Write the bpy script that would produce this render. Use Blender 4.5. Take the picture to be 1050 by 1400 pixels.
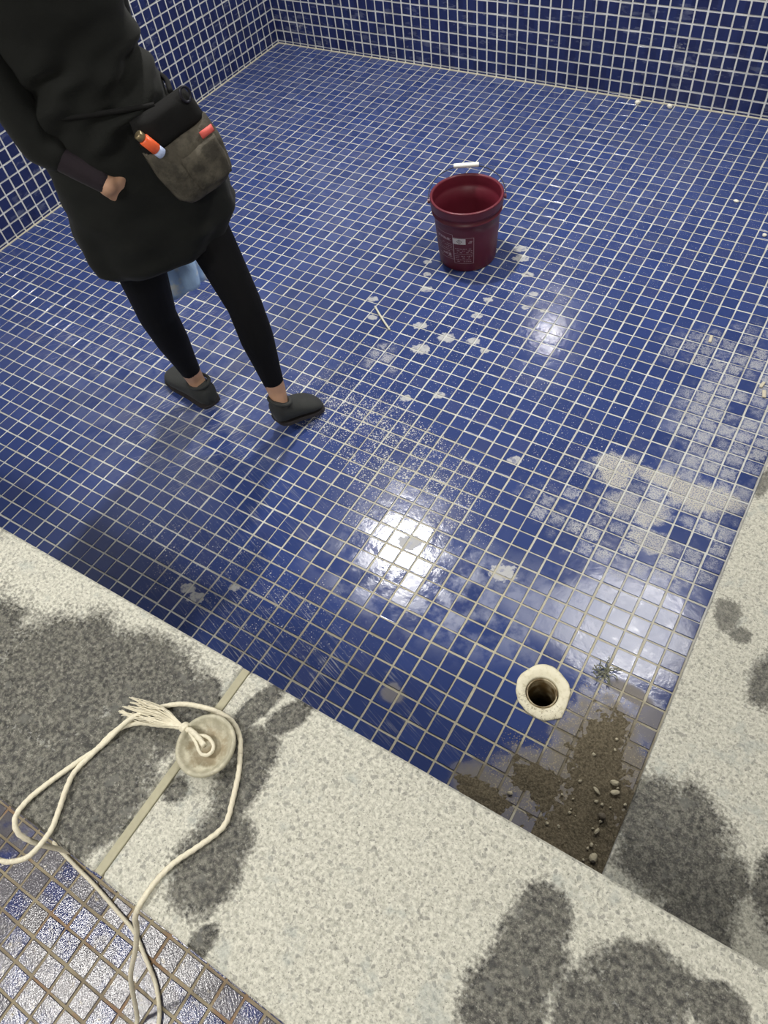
import bpy, bmesh, math, random
import numpy as np
from mathutils import Vector, Matrix, noise as mnoise

random.seed(7)
rng = np.random.default_rng(7)
for o in list(bpy.data.objects):
    bpy.data.objects.remove(o)
scene = bpy.context.scene
COL = scene.collection
T = 0.05                       # tile pitch in metres: all layout below is in tiles

# ------------------------------------------------------------------ camera
CAM_R = ((0.8496206744819883, 0.516339277720063, -0.10741722290347525),
         (0.36818613704054104, -0.7265337630138702, -0.5801617530413992),
         (-0.37760253969476315, 0.45336788757523294, -0.8073870698318344))
CAM_C = (5.30891767, -13.8947316, 33.1173612)
F_PX = 997.627
cd = bpy.data.cameras.new('camera')
cam = bpy.data.objects.new('camera', cd)
COL.objects.link(cam)
xr, yr, zr = (Vector(r) for r in CAM_R)
m = Matrix((xr, -yr, -zr)).transposed().to_4x4()
m.translation = Vector(CAM_C) * T
cam.matrix_world = m
cd.sensor_fit = 'VERTICAL'
cd.sensor_height = 36.0
cd.lens = 36.0 * F_PX / 1400.0
cd.clip_start = 0.02
scene.camera = cam

# ------------------------------------------------------------------ world, exposure
w = bpy.data.worlds.new('world')
scene.world = w
w.use_nodes = True
w.node_tree.nodes['Background'].inputs[0].default_value = (0.8, 0.85, 1.0, 1)
w.node_tree.nodes['Background'].inputs[1].default_value = 0.05
vs = scene.view_settings
vs.view_transform = 'Standard'
vs.look = 'None'
vs.gamma = 1.0
vs.use_curve_mapping = False
vs.exposure = -0.36

# ------------------------------------------------------------------ ceiling lamps (i, j, size x, size y, watts)
CEIL = 52.0
LAMPS = [(-29, 30, 2.3, 2.3, 78), (2.5, 32, 8.5, 8.5, 46), (-28.5, -31, 7.5, 7.5, 58), (12, -40, 8, 8, 50), (-28.8, 78.5, 1.7, 1.7, 10), (16, 86, 6, 6, 14)]

# ------------------------------------------------------------------ node helper
class Mat:
    def __init__(s, name):
        s.m = bpy.data.materials.new(name)
        s.m.use_nodes = True
        s.t = s.m.node_tree
        s.b = s.t.nodes['Principled BSDF']
        s._P = None
    def n(s, typ, ins=None, **props):
        nd = s.t.nodes.new('ShaderNode' + typ)
        for k, v in props.items():
            setattr(nd, k, v)
        for k, v in (ins or {}).items():
            s.put(nd.inputs[k], v)
        return nd
    def put(s, sock, v):
        if isinstance(v, bpy.types.NodeSocket):
            s.t.links.new(v, sock)
        elif isinstance(v, (tuple, list)) and sock.type == 'RGBA' and len(v) == 3:
            sock.default_value = (*v, 1)
        else:
            sock.default_value = v
    def math(s, op, a, b=0.0, c=0.0, clamp=False):
        nd = s.n('Math', {0: a, 1: b, 2: c}, operation=op, use_clamp=clamp)
        return nd.outputs[0]
    def add(s, a, b): return s.math('ADD', a, b)
    def sub(s, a, b): return s.math('SUBTRACT', a, b)
    def mul(s, a, b): return s.math('MULTIPLY', a, b)
    def mx(s, a, b): return s.math('MAXIMUM', a, b)
    def mn(s, a, b): return s.math('MINIMUM', a, b)
    def vm(s, op, a, b=(0, 0, 0)):
        nd = s.n('VectorMath', {0: a, 1: b}, operation=op)
        return nd.outputs['Value'] if op in ('LENGTH', 'DISTANCE', 'DOT_PRODUCT') else nd.outputs[0]
    def step(s, v, a, b, lo=0.0, hi=1.0):            # smoothstep a..b -> lo..hi
        nd = s.n('MapRange', {0: v, 1: a, 2: b, 3: lo, 4: hi}, interpolation_type='SMOOTHSTEP')
        return nd.outputs[0]
    def mix(s, f, a, b):
        nd = s.n('Mix', {0: f, 6: a, 7: b}, data_type='RGBA')
        return nd.outputs[2]
    def mulc(s, a, b, f=1.0):
        nd = s.n('Mix', {0: f, 6: a, 7: b}, data_type='RGBA', blend_type='MULTIPLY')
        return nd.outputs[2]
    @property
    def P(s):                                        # world position in tiles
        if s._P is None:
            g = s.n('NewGeometry')
            s._P = s.n('VectorMath', {0: g.outputs['Position'], 3: 1.0 / T}, operation='SCALE').outputs[0]
        return s._P
    def noise(s, scale, detail=3, rough=0.55, vec=None, col=False, dist=0.0):
        nd = s.n('TexNoise', {'Vector': vec or s.P, 'Scale': scale, 'Detail': detail, 'Roughness': rough, 'Distortion': dist})
        return nd.outputs['Color' if col else 'Fac']
    def stretch(s, ang, sx, sy, off=(0, 0, 0)):      # rotated and scaled coordinates
        return s.n('Mapping', {'Vector': s.P, 'Rotation': (0, 0, ang), 'Scale': (sx, sy, 1), 'Location': off}, vector_type='POINT').outputs[0]
    def grainline(s, ang, sx, sy):                   # coordinates stretched along the direction ang in the i,j plane
        a = s.n('VectorRotate', {'Vector': s.P, 'Angle': -ang}, rotation_type='Z_AXIS').outputs[0]
        return s.vm('MULTIPLY', a, (sx, sy, 1))
    def blob(s, x, y, rx, ry, ang, wob, soft=0.25):  # soft irregular stain in the i,j plane; wob is a noise socket around 0
        a = s.vm('SUBTRACT', s.P, (x, y, 0))
        if ang:
            a = s.n('VectorRotate', {'Vector': a, 'Angle': -ang}, rotation_type='Z_AXIS').outputs[0]
        a = s.vm('MULTIPLY', a, (1 / rx, 1 / ry, 0))
        d = s.add(s.vm('LENGTH', a), wob)
        return s.step(d, 1 + soft, 1 - soft)
    def blobs(s, L, wob, soft=0.25):
        r = None
        for q in L:
            x, y, rx, ry = q[:4]
            v = s.blob(x, y, rx, ry, q[4] if len(q) > 4 else 0, wob, q[6] if len(q) > 6 else soft)
            if len(q) > 5 and q[5] != 1:
                v = s.mul(v, q[5])
            r = v if r is None else s.mx(r, v)
        return r
    def wob(s, scale, amt, detail=3):
        return s.mul(s.sub(s.noise(scale, detail), 0.5), amt)
    def bump(s, h, strength=0.3, dist=0.002, normal=None):
        ins = {'Height': h, 'Strength': strength, 'Distance': dist}
        if normal is not None:
            ins['Normal'] = normal
        nd = s.n('Bump', ins)
        return nd.outputs[0]
    def out(s, color=None, rough=None, normal=None, **kw):
        if color is not None: s.put(s.b.inputs['Base Color'], color)
        if rough is not None: s.put(s.b.inputs['Roughness'], rough)
        if normal is not None: s.put(s.b.inputs['Normal'], normal)
        for k, v in kw.items():
            s.put(s.b.inputs[k.replace('_', ' ')], v)
        return s.m

# ------------------------------------------------------------------ object helpers
def W(i, j, z=0.0):
    return Vector((i * T, j * T, z * T))

def link(o, parent=None):
    COL.objects.link(o)
    if parent is not None:
        o.parent = parent
    return o

def tag(o, label=None, cat=None, group=None, kind=None):
    if label: o['label'] = label
    if cat: o['category'] = cat
    if group: o['group'] = group
    if kind: o['kind'] = kind
    return o

def empty(name, loc=(0, 0, 0), label=None, cat=None, group=None, kind=None):
    o = bpy.data.objects.new(name, None)
    o.location = loc
    o.empty_display_size = 0.05
    return tag(link(o), label, cat, group, kind)

def to_obj(name, me, mat, parent=None, smooth=False):
    o = bpy.data.objects.new(name, me)
    if mat is not None and len(me.materials) == 0:
        me.materials.append(mat)
    if smooth:
        me.polygons.foreach_set('use_smooth', [True] * len(me.polygons))
    link(o, parent)
    if parent is not None and parent.location.length > 0:
        o.matrix_parent_inverse = Matrix.Translation(-parent.location)
    return o

def bm_obj(name, bm, mat, parent=None, smooth=False):
    me = bpy.data.meshes.new(name)
    bm.normal_update()
    bm.to_mesh(me)
    bm.free()
    return to_obj(name, me, mat, parent, smooth)

def py_obj(name, verts, faces, mat, parent=None, smooth=False):
    me = bpy.data.meshes.new(name)
    me.from_pydata([tuple(v) for v in verts], [], [tuple(f) for f in faces])
    me.update()
    return to_obj(name, me, mat, parent, smooth)

def box(bm, a, b, bevel=0.0, seg=2):
    a, b = Vector(a), Vector(b)
    r = bmesh.ops.create_cube(bm, size=1.0)
    for v in r['verts']:
        v.co = Vector(((a.x + b.x) / 2 + v.co.x * (b.x - a.x), (a.y + b.y) / 2 + v.co.y * (b.y - a.y), (a.z + b.z) / 2 + v.co.z * (b.z - a.z)))
    if bevel:
        es = list({e for v in r['verts'] for e in v.link_edges})
        bmesh.ops.bevel(bm, geom=es, offset=bevel, segments=seg, affect='EDGES', profile=0.5)

def catmull(pts, n=8):
    pts = [Vector(p) for p in pts]
    ext = [pts[0] * 2 - pts[1]] + pts + [pts[-1] * 2 - pts[-2]]
    out = []
    for k in range(1, len(ext) - 2):
        p0, p1, p2, p3 = ext[k - 1:k + 3]
        for q in range(n):
            t = q / n
            out.append(0.5 * ((2 * p1) + (p2 - p0) * t + (2 * p0 - 5 * p1 + 4 * p2 - p3) * t * t + (3 * p1 - p0 - 3 * p2 + p3) * t ** 3))
    out.append(pts[-1])
    return out

def tube(bm, path, rad, sides=10, twist=0.0, lobes=0, lobe_amt=0.18, cap=True):
    """tube along a path; with lobes it is a laid rope whose strands wind round the axis"""
    n = len(path)
    rads = rad if isinstance(rad, (list, tuple)) else [rad] * n
    up = None
    rings = []
    ang = 0.0
    for k in range(n):
        t = (path[min(k + 1, n - 1)] - path[max(k - 1, 0)]).normalized()
        if up is None:
            up = t.orthogonal().normalized()
        up = (up - t * up.dot(t)).normalized()
        sd = t.cross(up)
        if k:
            ang += twist * (path[k] - path[k - 1]).length
        ring = []
        for q in range(sides):
            a = 2 * math.pi * q / sides
            r = rads[k] * (1 - lobe_amt + lobe_amt * abs(math.cos(lobes * (a + ang) / 2)) * 1.6 if lobes else 1)
            ring.append(bm.verts.new(path[k] + up * (r * math.cos(a)) + sd * (r * math.sin(a))))
        rings.append(ring)
    for k in range(n - 1):
        for q in range(sides):
            bm.faces.new((rings[k][q], rings[k][(q + 1) % sides], rings[k + 1][(q + 1) % sides], rings[k + 1][q]))
    if cap:
        bm.faces.new(rings[0][::-1])
        bm.faces.new(rings[-1])

def lathe(bm, prof, seg=48, centre=(0, 0, 0), close=False):
    rings = []
    c = Vector(centre)
    for r, z in prof:
        rings.append([bm.verts.new(c + Vector((r * math.cos(2 * math.pi * q / seg), r * math.sin(2 * math.pi * q / seg), z))) for q in range(seg)])
    m = len(prof)
    for k in range(m if close else m - 1):
        for q in range(seg):
            bm.faces.new((rings[k][q], rings[k][(q + 1) % seg], rings[(k + 1) % m][(q + 1) % seg], rings[(k + 1) % m][q]))
    if not close:
        for k in (0, -1):
            if prof[k][0] > 1e-6:
                bm.faces.new(rings[k] if k else rings[k][::-1])

def seen_size(i, j, z=0.0):
    """pixels one tile measures in the photograph, and where it falls"""
    d = Vector((i, j, z)) - Vector(CAM_C)
    x, y, zz = xr.dot(d), yr.dot(d), zr.dot(d)
    if zz <= 0.1:
        return 0, -1, -1
    return F_PX / zz, 525 + F_PX * x / zz, 700 + F_PX * y / zz

# ------------------------------------------------------------------ materials: mosaic
def tile_cells(M, off=(0, 0, 0)):
    c = M.vm('FLOOR', M.vm('ADD', M.P, off))
    wn = M.n('TexWhiteNoise', {'Vector': M.vm('ADD', c, (0.5, 0.5, 0.5))}, noise_dimensions='3D')
    return wn.outputs['Value'], wn.outputs['Color']

def mk_floor_tile():
    M = Mat('glazed blue mosaic floor')
    rnd, rcol = tile_cells(M, (0, 0, 0.5))
    sep = M.n('SeparateColor', {0: rcol})
    r2, r3 = sep.outputs[1], sep.outputs[2]
    w1 = M.wob(0.55, 1.1, 4)
    w2 = M.wob(1.7, 0.9, 5)
    n_big = M.noise(0.22, 4)
    n_mid = M.noise(1.1, 6, 0.6)
    n_fine = M.noise(7.0, 4, 0.6)
    col = M.mix(rnd, (0.024, 0.042, 0.146), (0.032, 0.055, 0.186))
    col = M.mix(M.step(r2, 0.82, 0.95, 0, 0.45), col, (0.045, 0.058, 0.16))
    # thin grey lime film, strongest where water has dried round the drain and in the far corner
    film_reg = M.blobs([(-4.5, 2.0, 7.0, 3.0, 0.15, 0.9), (3.2, 4.0, 3.8, 2.6, 0.2), (4.6, 17, 3.6, 7, 0, 0.6), (-30, 40, 26, 18, 0, 0.22), (-28, 8, 10, 9, 0, 0.25)], w1, 0.45)
    milk = M.blobs([(3.6, 3.9, 3.3, 2.3, 0.15), (0.6, 3.2, 2.5, 1.6, 0, 0.7)], w1, 0.4)
    film = M.mx(M.mul(film_reg, M.step(M.add(n_mid, M.mul(M.sub(r3, 0.5), 0.25)), 0.36, 0.66)), M.mul(milk, M.step(n_mid, 0.2, 0.5)))
    col = M.mix(M.mul(film, 0.36), col, (0.42, 0.45, 0.55))
    # dust specks left by the drying slurry
    vo = M.n('TexVoronoi', {'Vector': M.P, 'Scale': 7.0, 'Randomness': 1.0}, voronoi_dimensions='3D')
    vo2 = M.n('TexVoronoi', {'Vector': M.P, 'Scale': 15.0, 'Randomness': 1.0}, voronoi_dimensions='3D')
    dens = M.blobs([(-13, 9.2, 8.5, 3.4, -0.3), (-9, 5.5, 5, 3, 0.2, 0.8), (-11, 18, 8, 7, 0, 0.45), (-3, 18, 6, 6, 0, 0.4), (-15, -3, 9, 3, 0, 0.6), (-5, 38, 10, 14, 0, 0.4), (-17, 13, 6, 5, 0, 0.55), (-10, 27, 5, 6, 0, 0.5), (-2, 13, 5, 4, 0, 0.5)], w1, 0.5)
    dens = M.mul(dens, M.step(n_mid, 0.22, 0.60, 0.15, 1.0))
    dens = M.add(dens, 0.07)
    def specks(v, k, dens=dens):
        rr = M.n('SeparateColor', {0: v.outputs['Color']}).outputs[0]
        lim = M.mul(M.math('MAXIMUM', M.sub(M.add(rr, M.mul(dens, 1.1)), 0.93), 0.0), k)
        return M.step(M.sub(v.outputs['Distance'], lim), 0.02, -0.06)
    speck = M.mx(specks(vo, 0.40), specks(vo2, 0.42))
    speck = M.mul(speck, M.step(dens, 0.0, 0.12, 0.35, 1.0))
    # dust rubbed off the joints, left on the middle of each tile
    f = M.n('SeparateXYZ', {0: M.vm('SUBTRACT', M.vm('FRACTION', M.P), (0.5, 0.5, 0))})
    edge = M.mx(M.math('ABSOLUTE', f.outputs[0]), M.math('ABSOLUTE', f.outputs[1]))
    cen = M.step(M.add(edge, M.mul(M.sub(M.noise(4.5, 5, 0.65), 0.5), 0.95)), 0.46, 0.24)
    cen_reg = M.blobs([(2.6, 10.8, 4.4, 3.6, 0.1), (4.6, 20, 3.0, 7.0, 0.12, 0.8), (2.2, 24.4, 3.2, 2.0, 0.1, 0.6), (-16.6, 15.5, 1.3, 1.3, 0, 0.8), (-2.2, 9.5, 1.8, 1.5, 0, 0.7)], w2, 0.35)
    cen_d = M.mul(M.mul(cen, cen_reg), M.step(M.add(r3, n_mid), 0.60, 1.15))
    grain = M.step(M.noise(14, 4, 0.75), 0.42, 0.55, 0.2, 1)
    cen_d = M.mul(cen_d, grain)
    # solid dried slurry
    solid = M.blobs([(-0.1, 13.4, 1.2, 0.85, 0.2), (0.2, 12.5, 0.8, 0.6), (3.0, 13.6, 2.0, 0.55, -0.05), (5.4, 13.7, 1.5, 0.7, 0), (4.4, 12.9, 1.5, 0.45, 0), (2.7, 11.2, 0.9, 0.8, 0.5, 0.8), (1.2, 11.2, 0.9, 0.8, 0.2, 0.7), (3.4, 9.4, 1.0, 0.7, 0, 0.7)], M.wob(2.4, 1.3, 5), 0.28)
    solid = M.mul(solid, grain)
    # splashes of slurry round the pail
    sp = [(-13.5, 29.6, .5), (-13.0, 28.6, .55), (-11.8, 27.1, .4), (-10.5, 25.3, .3), (-19.1, 25.6, .3), (-18.4, 24.3, .3), (-17.6, 22.8, .45), (-13.9, 18.9, .6), (-14.9, 17.2, .62),
          (-12.1, 19.3, .45), (-11.0, 18.8, .3), (-16.1, 19.2, .5), (-13.5, 12.9, .35), (-11.8, 14.0, .4), (-13.0, 21.7, .4), (-10.4, 23.8, .3), (-9.1, 24.0, .3), (-13.1, 23.5, .35),
          (-17.1, -4.5, .4), (-16.3, -4.7, .45), (-14.8, -3.2, .35), (-7.9, 3.6, .6), (-2.6, 4.2, .7), (-20.6, 20.3, .4), (-5.3, 11.3, .4), (-19.6, 18.6, .35)]
    splash = M.blobs([(x, y, r, r * 0.72, 0.4, 0.85) for x, y, r in sp], M.wob(3.2, 1.5, 4), 0.12)
    splash = M.mul(splash, M.step(M.noise(3.5, 3), 0.36, 0.5, 0.35, 1))
    # brush scratches
    def scr(ang, reg, lo):
        s1 = M.noise(1.0, 3, 0.55, M.grainline(ang, 0.4, 15.0))
        return M.mul(M.mul(M.step(s1, lo, lo + 0.07), reg), M.step(n_mid, 0.34, 0.6))
    rg1 = M.blobs([(-24.5, 4.5, 5, 4.5, 0, 0.8), (-37, 8.5, 6, 4, 0, 0.55), (-33, 14, 5, 4, 0, 0.5)], w1, 0.5)
    rg2 = M.blobs([(-11, -4.6, 7, 2.6, -0.1, 0.8), (-5, -4.5, 5, 2, 0, 0.4), (-18, 1, 5, 4, 0, 0.5)], w1, 0.5)
    scratch = M.mx(M.mx(scr(1.15, rg1, 0.57), scr(0.75, rg1, 0.60)), scr(-0.33, rg2, 0.56))
    # scoured dirt towards the corner drain
    mud = M.blobs([(5.4, -3.4, 2.2, 4.0, 0.15), (3.0, -4.6, 1.5, 1.1, 0, 0.9), (1.3, -6.0, 1.3, 0.9, 0, 0.9), (5.4, 1.1, 1.2, 0.4, -0.1, 0.9), (6.6, 0.2, 0.7, 1.0, 0, 0.7), (-4.3, -4.2, 0.5, 0.5, 0, 0.7), (4, -6.4, 3.5, 1.0, 0, 0.7)], M.wob(1.3, 1.1, 5), 0.35)
    gritty = M.mul(specks(vo2, 0.55, M.add(M.blobs([(5.2, -3.0, 2.6, 4.6, 0.15), (3.0, -4.6, 2.2, 1.9)], w1, 0.5), 0.0)), M.step(M.noise(2.5, 3), 0.3, 0.5))
    dust = M.mx(M.mx(cen_d, solid), M.mx(splash, M.mx(speck, M.mul(scratch, 0.55))))
    col = M.mix(M.mul(dust, 0.9), col, M.mix(solid, (0.48, 0.48, 0.46), (0.54, 0.51, 0.41)))
    col = M.mix(M.mul(mud, 0.85), col, M.mix(n_mid, (0.12, 0.105, 0.075), (0.24, 0.21, 0.15)))
    col = M.mix(M.mul(gritty, 0.9), col, M.mix(n_fine, (0.12, 0.095, 0.055), (0.40, 0.35, 0.25)))
    # a film of water lies over the low part of the floor
    wet = M.blobs([(-3, 0, 11, 6, 0.1), (4, -2, 4, 8, 0, 0.9), (-8, 21, 2.2, 2.2, 0, 0.8)], w1, 0.4)
    rough = M.add(M.add(0.17, M.mul(film, 0.16)), M.mul(M.mx(dust, mud), 0.5))
    rough = M.add(M.sub(rough, M.mul(wet, 0.06)), M.mul(milk, 0.03))
    h = M.add(M.mul(M.noise(1.6, 3), 0.6), M.mul(M.mul(n_fine, 0.16), M.add(0.5, film)))
    rip = M.blobs([(-7.5, 3.0, 4.5, 3.2, 0), (-8, 22, 2.5, 2.5)], w1, 0.5)
    h = M.add(h, M.mul(M.mul(M.noise(2.6, 4, 0.6), rip), 0.45))
    nrm = M.bump(h, 0.30, 0.0025)
    return M.out(col, rough, nrm, Specular_IOR_Level=0.5)

def mk_grout(name, light, dark, yellow=True, rust=False):
    M = Mat(name)
    n1 = M.noise(0.6, 5, 0.6)
    n2 = M.noise(6, 4, 0.65)
    col = M.mix(M.step(n1, 0.35, 0.7), light, dark)
    col = M.mulc(col, M.mix(n2, (0.75, 0.75, 0.75), (1.12, 1.12, 1.12)))
    if yellow:
        y = M.blobs([(0, -1, 14, 7, 0, 0.85), (-8, 6, 10, 6, 0, 0.45)], M.wob(0.5, 0.8), 0.5)
        col = M.mix(y, col, M.mix(n2, (0.30, 0.27, 0.18), (0.50, 0.46, 0.33)))
        mud = M.blobs([(5.4, -3.4, 2.4, 4.2, 0.15), (3.0, -4.6, 1.6, 1.3), (1.3, -6.0, 1.5, 1.0), (-11, -3.5, 5, 3.2, 0, 0.4)], M.wob(1.3, 1.0, 4), 0.3)
        col = M.mix(M.mul(mud, 0.9), col, (0.13, 0.11, 0.075))
    if rust:
        col = M.mix(M.step(M.noise(0.8, 4), 0.5, 0.68, 0, 0.7), col, (0.27, 0.145, 0.07))
    return M.out(col, 0.75, M.bump(n2, 0.5, 0.002))

def mk_wall_tile():
    M = Mat('glazed navy mosaic wall')
    rnd, rcol = tile_cells(M, (0.4, 0.4, -0.25))
    r2 = M.n('SeparateColor', {0: rcol}).outputs[1]
    col = M.mix(rnd, (0.013, 0.019, 0.076), (0.018, 0.028, 0.105))
    st = M.noise(1.0, 3, 0.6, M.n('Mapping', {'Vector': M.P, 'Scale': (0.5, 0.5, 1.5)}).outputs[0])
    film = M.step(st, 0.56, 0.74)
    col = M.mix(M.mul(film, 0.22), col, (0.3, 0.33, 0.4))
    sm = M.mul(M.step(M.noise(1.0, 4, 0.65, M.n('Mapping', {'Vector': M.P, 'Scale': (0.25, 0.25, 1.1)}).outputs[0]), 0.63, 0.72), M.step(M.noise(4, 4), 0.42, 0.6))
    col = M.mix(M.mul(sm, 0.5), col, (0.5, 0.5, 0.5))
    return M.out(col, M.add(0.22, M.mul(film, 0.2)), M.bump(M.noise(1.4, 3), 0.25, 0.003))

def mk_wet_tile():
    M = Mat('wet scoured blue mosaic')
    rnd, rcol = tile_cells(M, (0, 0.5, 0.5))
    sep = M.n('SeparateColor', {0: rcol})
    n1 = M.noise(0.9, 5, 0.65)
    n2 = M.noise(9, 4, 0.6)
    n3 = M.noise(1.0, 3, 0.6, M.grainline(-0.5, 3.0, 9.0))
    col = M.mix(rnd, (0.014, 0.024, 0.10), (0.024, 0.038, 0.15))
    fl = M.step(M.add(n1, M.mul(M.sub(sep.outputs[1], 0.5), 0.35)), 0.30, 0.54)
    col = M.mix(M.mul(fl, 0.75), col, (0.115, 0.105, 0.098))
    col = M.mix(M.mul(M.step(M.noise(2.2, 5, 0.65), 0.6, 0.7), 0.8), col, (0.36, 0.31, 0.22))
    h = M.add(M.mul(n3, 0.8), M.mul(M.noise(12, 3, 0.6), 0.75))
    return M.out(col, M.add(0.11, M.mul(fl, 0.06)), M.bump(h, 0.40, 0.0022), Specular_IOR_Level=0.75)

def mk_granite(name, wet_list, light=1.0):
    M = Mat(name)
    n1 = M.noise(8.0, 6, 0.75)
    n2 = M.noise(12, 5, 0.8)
    n3 = M.noise(0.9, 4, 0.6)
    vo = M.n('TexVoronoi', {'Vector': M.P, 'Scale': 10.0, 'Randomness': 1.0}, feature='F1')
    vr = M.n('SeparateColor', {0: vo.outputs['Color']}).outputs[0]
    c = lambda a: tuple(v * light for v in a)
    col = M.mix(M.step(n1, 0.36, 0.64), c((0.39, 0.385, 0.325)), c((0.66, 0.65, 0.565)))
    col = M.mix(M.mul(M.step(n2, 0.46, 0.36), 0.85), col, c((0.12, 0.12, 0.105)))
    col = M.mix(M.mul(M.step(vr, 0.86, 0.95), 0.5), col, c((0.16, 0.16, 0.15)))
    col = M.mix(M.mul(M.step(n3, 0.56, 0.72), 0.5), col, c((0.33, 0.365, 0.35)))
    rough, spec = 0.62, 0.35
    bn = M.bump(M.add(n2, n1), 0.55, 0.0025)
    if wet_list:
        big = M.wob(0.9, 1.1, 6)
        wet = M.blobs(wet_list, M.add(big, M.wob(8, 0.7, 4)), 0.2)
        gr = M.noise(6.5, 6, 0.82)
        dk = M.mix(M.step(gr, 0.38, 0.66), (0.012, 0.012, 0.010), (0.19, 0.185, 0.15))
        dk = M.mix(M.step(M.noise(13, 3, 0.7), 0.62, 0.72), dk, (0.30, 0.29, 0.245))
        dk = M.mix(M.mul(M.step(M.noise(1.6, 4), 0.60, 0.68), 0.7), dk, (0.105, 0.105, 0.092))
        col = M.mix(wet, col, dk)
        rough = M.step(wet, 0, 1, 0.62, 0.27)
        spec = M.step(wet, 0, 1, 0.35, 0.6)
    return M.out(col, rough, bn, Specular_IOR_Level=spec)

WET_CURB = [(-11.6, -12.6, 3.2, 2.6, 0), (-9.0, -11.2, 2.6, 1.9, 0), (-8.4, -13.9, 1.9, 2.3, 0), (-11, -15.6, 4.2, 1.6, 0), (-6.8, -11.6, 0.6, 1.2, 0), (-6.7, -10.2, .5, 0.5), (-7.4, -14.6, 1.2, 2.0, 0),
            (-4.95, -9.9, 0.42, 1.2, -0.25), (-3.8, -9.6, 0.42, 0.9, -0.5), (-4.2, -11.0, 0.9, 0.75, 0), (-3.9, -12.2, 0.75, 1.2, 0), (-3.45, -13.6, 1.0, 1.0, 0), (-3.35, -14.6, 1.05, 1.25, 0), (-2.2, -16.1, .35, 0.7, -0.2), (-5.6, -13.2, .5, .5),
            (5.6, -10.6, 0.75, 0.9, 0), (5.6, -11.8, 0.95, 1.1, 0), (5.6, -13.2, 1.2, 1.3, 0), (8.3, -10.9, 1.3, 1.0, 0.2), (7.6, -12.2, 1.2, 1.0, 0), (10, -10.4, .8, .6, 0), (-16.5, -14, 3.5, 3, 0)]
WET_STEP = [(8.5, -5.6, 2.0, 2.3, 0.2), (7.6, -5.2, 1.2, 1.9, 0), (9.8, -6.6, 1.25, 1.9, -.2), (10.3, -8.2, .8, 1.3), (7.55, 3.9, .55, .8, 0.2, .85), (8.2, 3.25, .45, .4, 0, .85), (9.7, 1.8, .8, 1.3, 0, .95), (6.95, 11.2, .3, 1.0, 0, .85), (12.3, -5, 1.2, 2)]

MAT_FLOOR = mk_floor_tile()
MAT_GROUT = mk_grout('cream floor grout', (0.60, 0.61, 0.58), (0.44, 0.43, 0.38))
MAT_WGROUT = mk_grout('white wall grout', (0.70, 0.71, 0.70), (0.58, 0.58, 0.55), yellow=False)
MAT_NGROUT = mk_grout('brown stained grout', (0.34, 0.29, 0.19), (0.22, 0.18, 0.12), yellow=False, rust=True)
MAT_WALL = mk_wall_tile()
MAT_WET = mk_wet_tile()
MAT_CURB = mk_granite('light granite with wet patches', WET_CURB)
MAT_STEP = mk_granite('light granite of the step', WET_STEP, 0.95)
MAT_STONE = mk_granite('light granite dry', [])

def plain(name, col, rough=0.6, metal=0.0, bump=0.0, bscale=8.0, vary=0.15, **kw):
    M = Mat(name)
    n = M.noise(bscale, 4, 0.6)
    a = tuple(c * (1 - vary) for c in col)
    b = tuple(min(1, c * (1 + vary)) for c in col)
    return M.out(M.mix(n, a, b), rough, M.bump(n, bump, 0.002) if bump else None, Metallic=metal, **kw)

MAT_PAINT = plain('pale wall paint', (0.50, 0.50, 0.49), 0.8, bscale=0.5)
MAT_CEIL = plain('off white ceiling', (0.42, 0.42, 0.41), 0.85, bscale=0.5)
MAT_CAULK = plain('cream caulk', (0.58, 0.54, 0.42), 0.7, bump=0.5, bscale=3, vary=0.25)

# ------------------------------------------------------------------ tile meshes
def tile_local(sx, sy, ch=0.017, depth=0.16, jit=0.0):
    """12 verts: chamfered top, face at z = 0, in tiles"""
    hx, hy = sx / 2, sy / 2
    co = []
    for (px, py, pz) in ((hx - ch, hy - ch, 0), (hx, hy, -ch * 0.8), (hx, hy, -depth)):
        for (a, b) in ((-1, -1), (1, -1), (1, 1), (-1, 1)):
            co.append((a * px + (random.uniform(-jit, jit) if jit else 0), b * py + (random.uniform(-jit, jit) if jit else 0), pz))
    return co
TILE_FACES = [(0, 1, 2, 3)] + [(4 + k, 4 + (k + 1) % 4, (k + 1) % 4, k) for k in range(4)] + [(8 + k, 8 + (k + 1) % 4, 4 + (k + 1) % 4, 4 + k) for k in range(4)]

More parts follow.
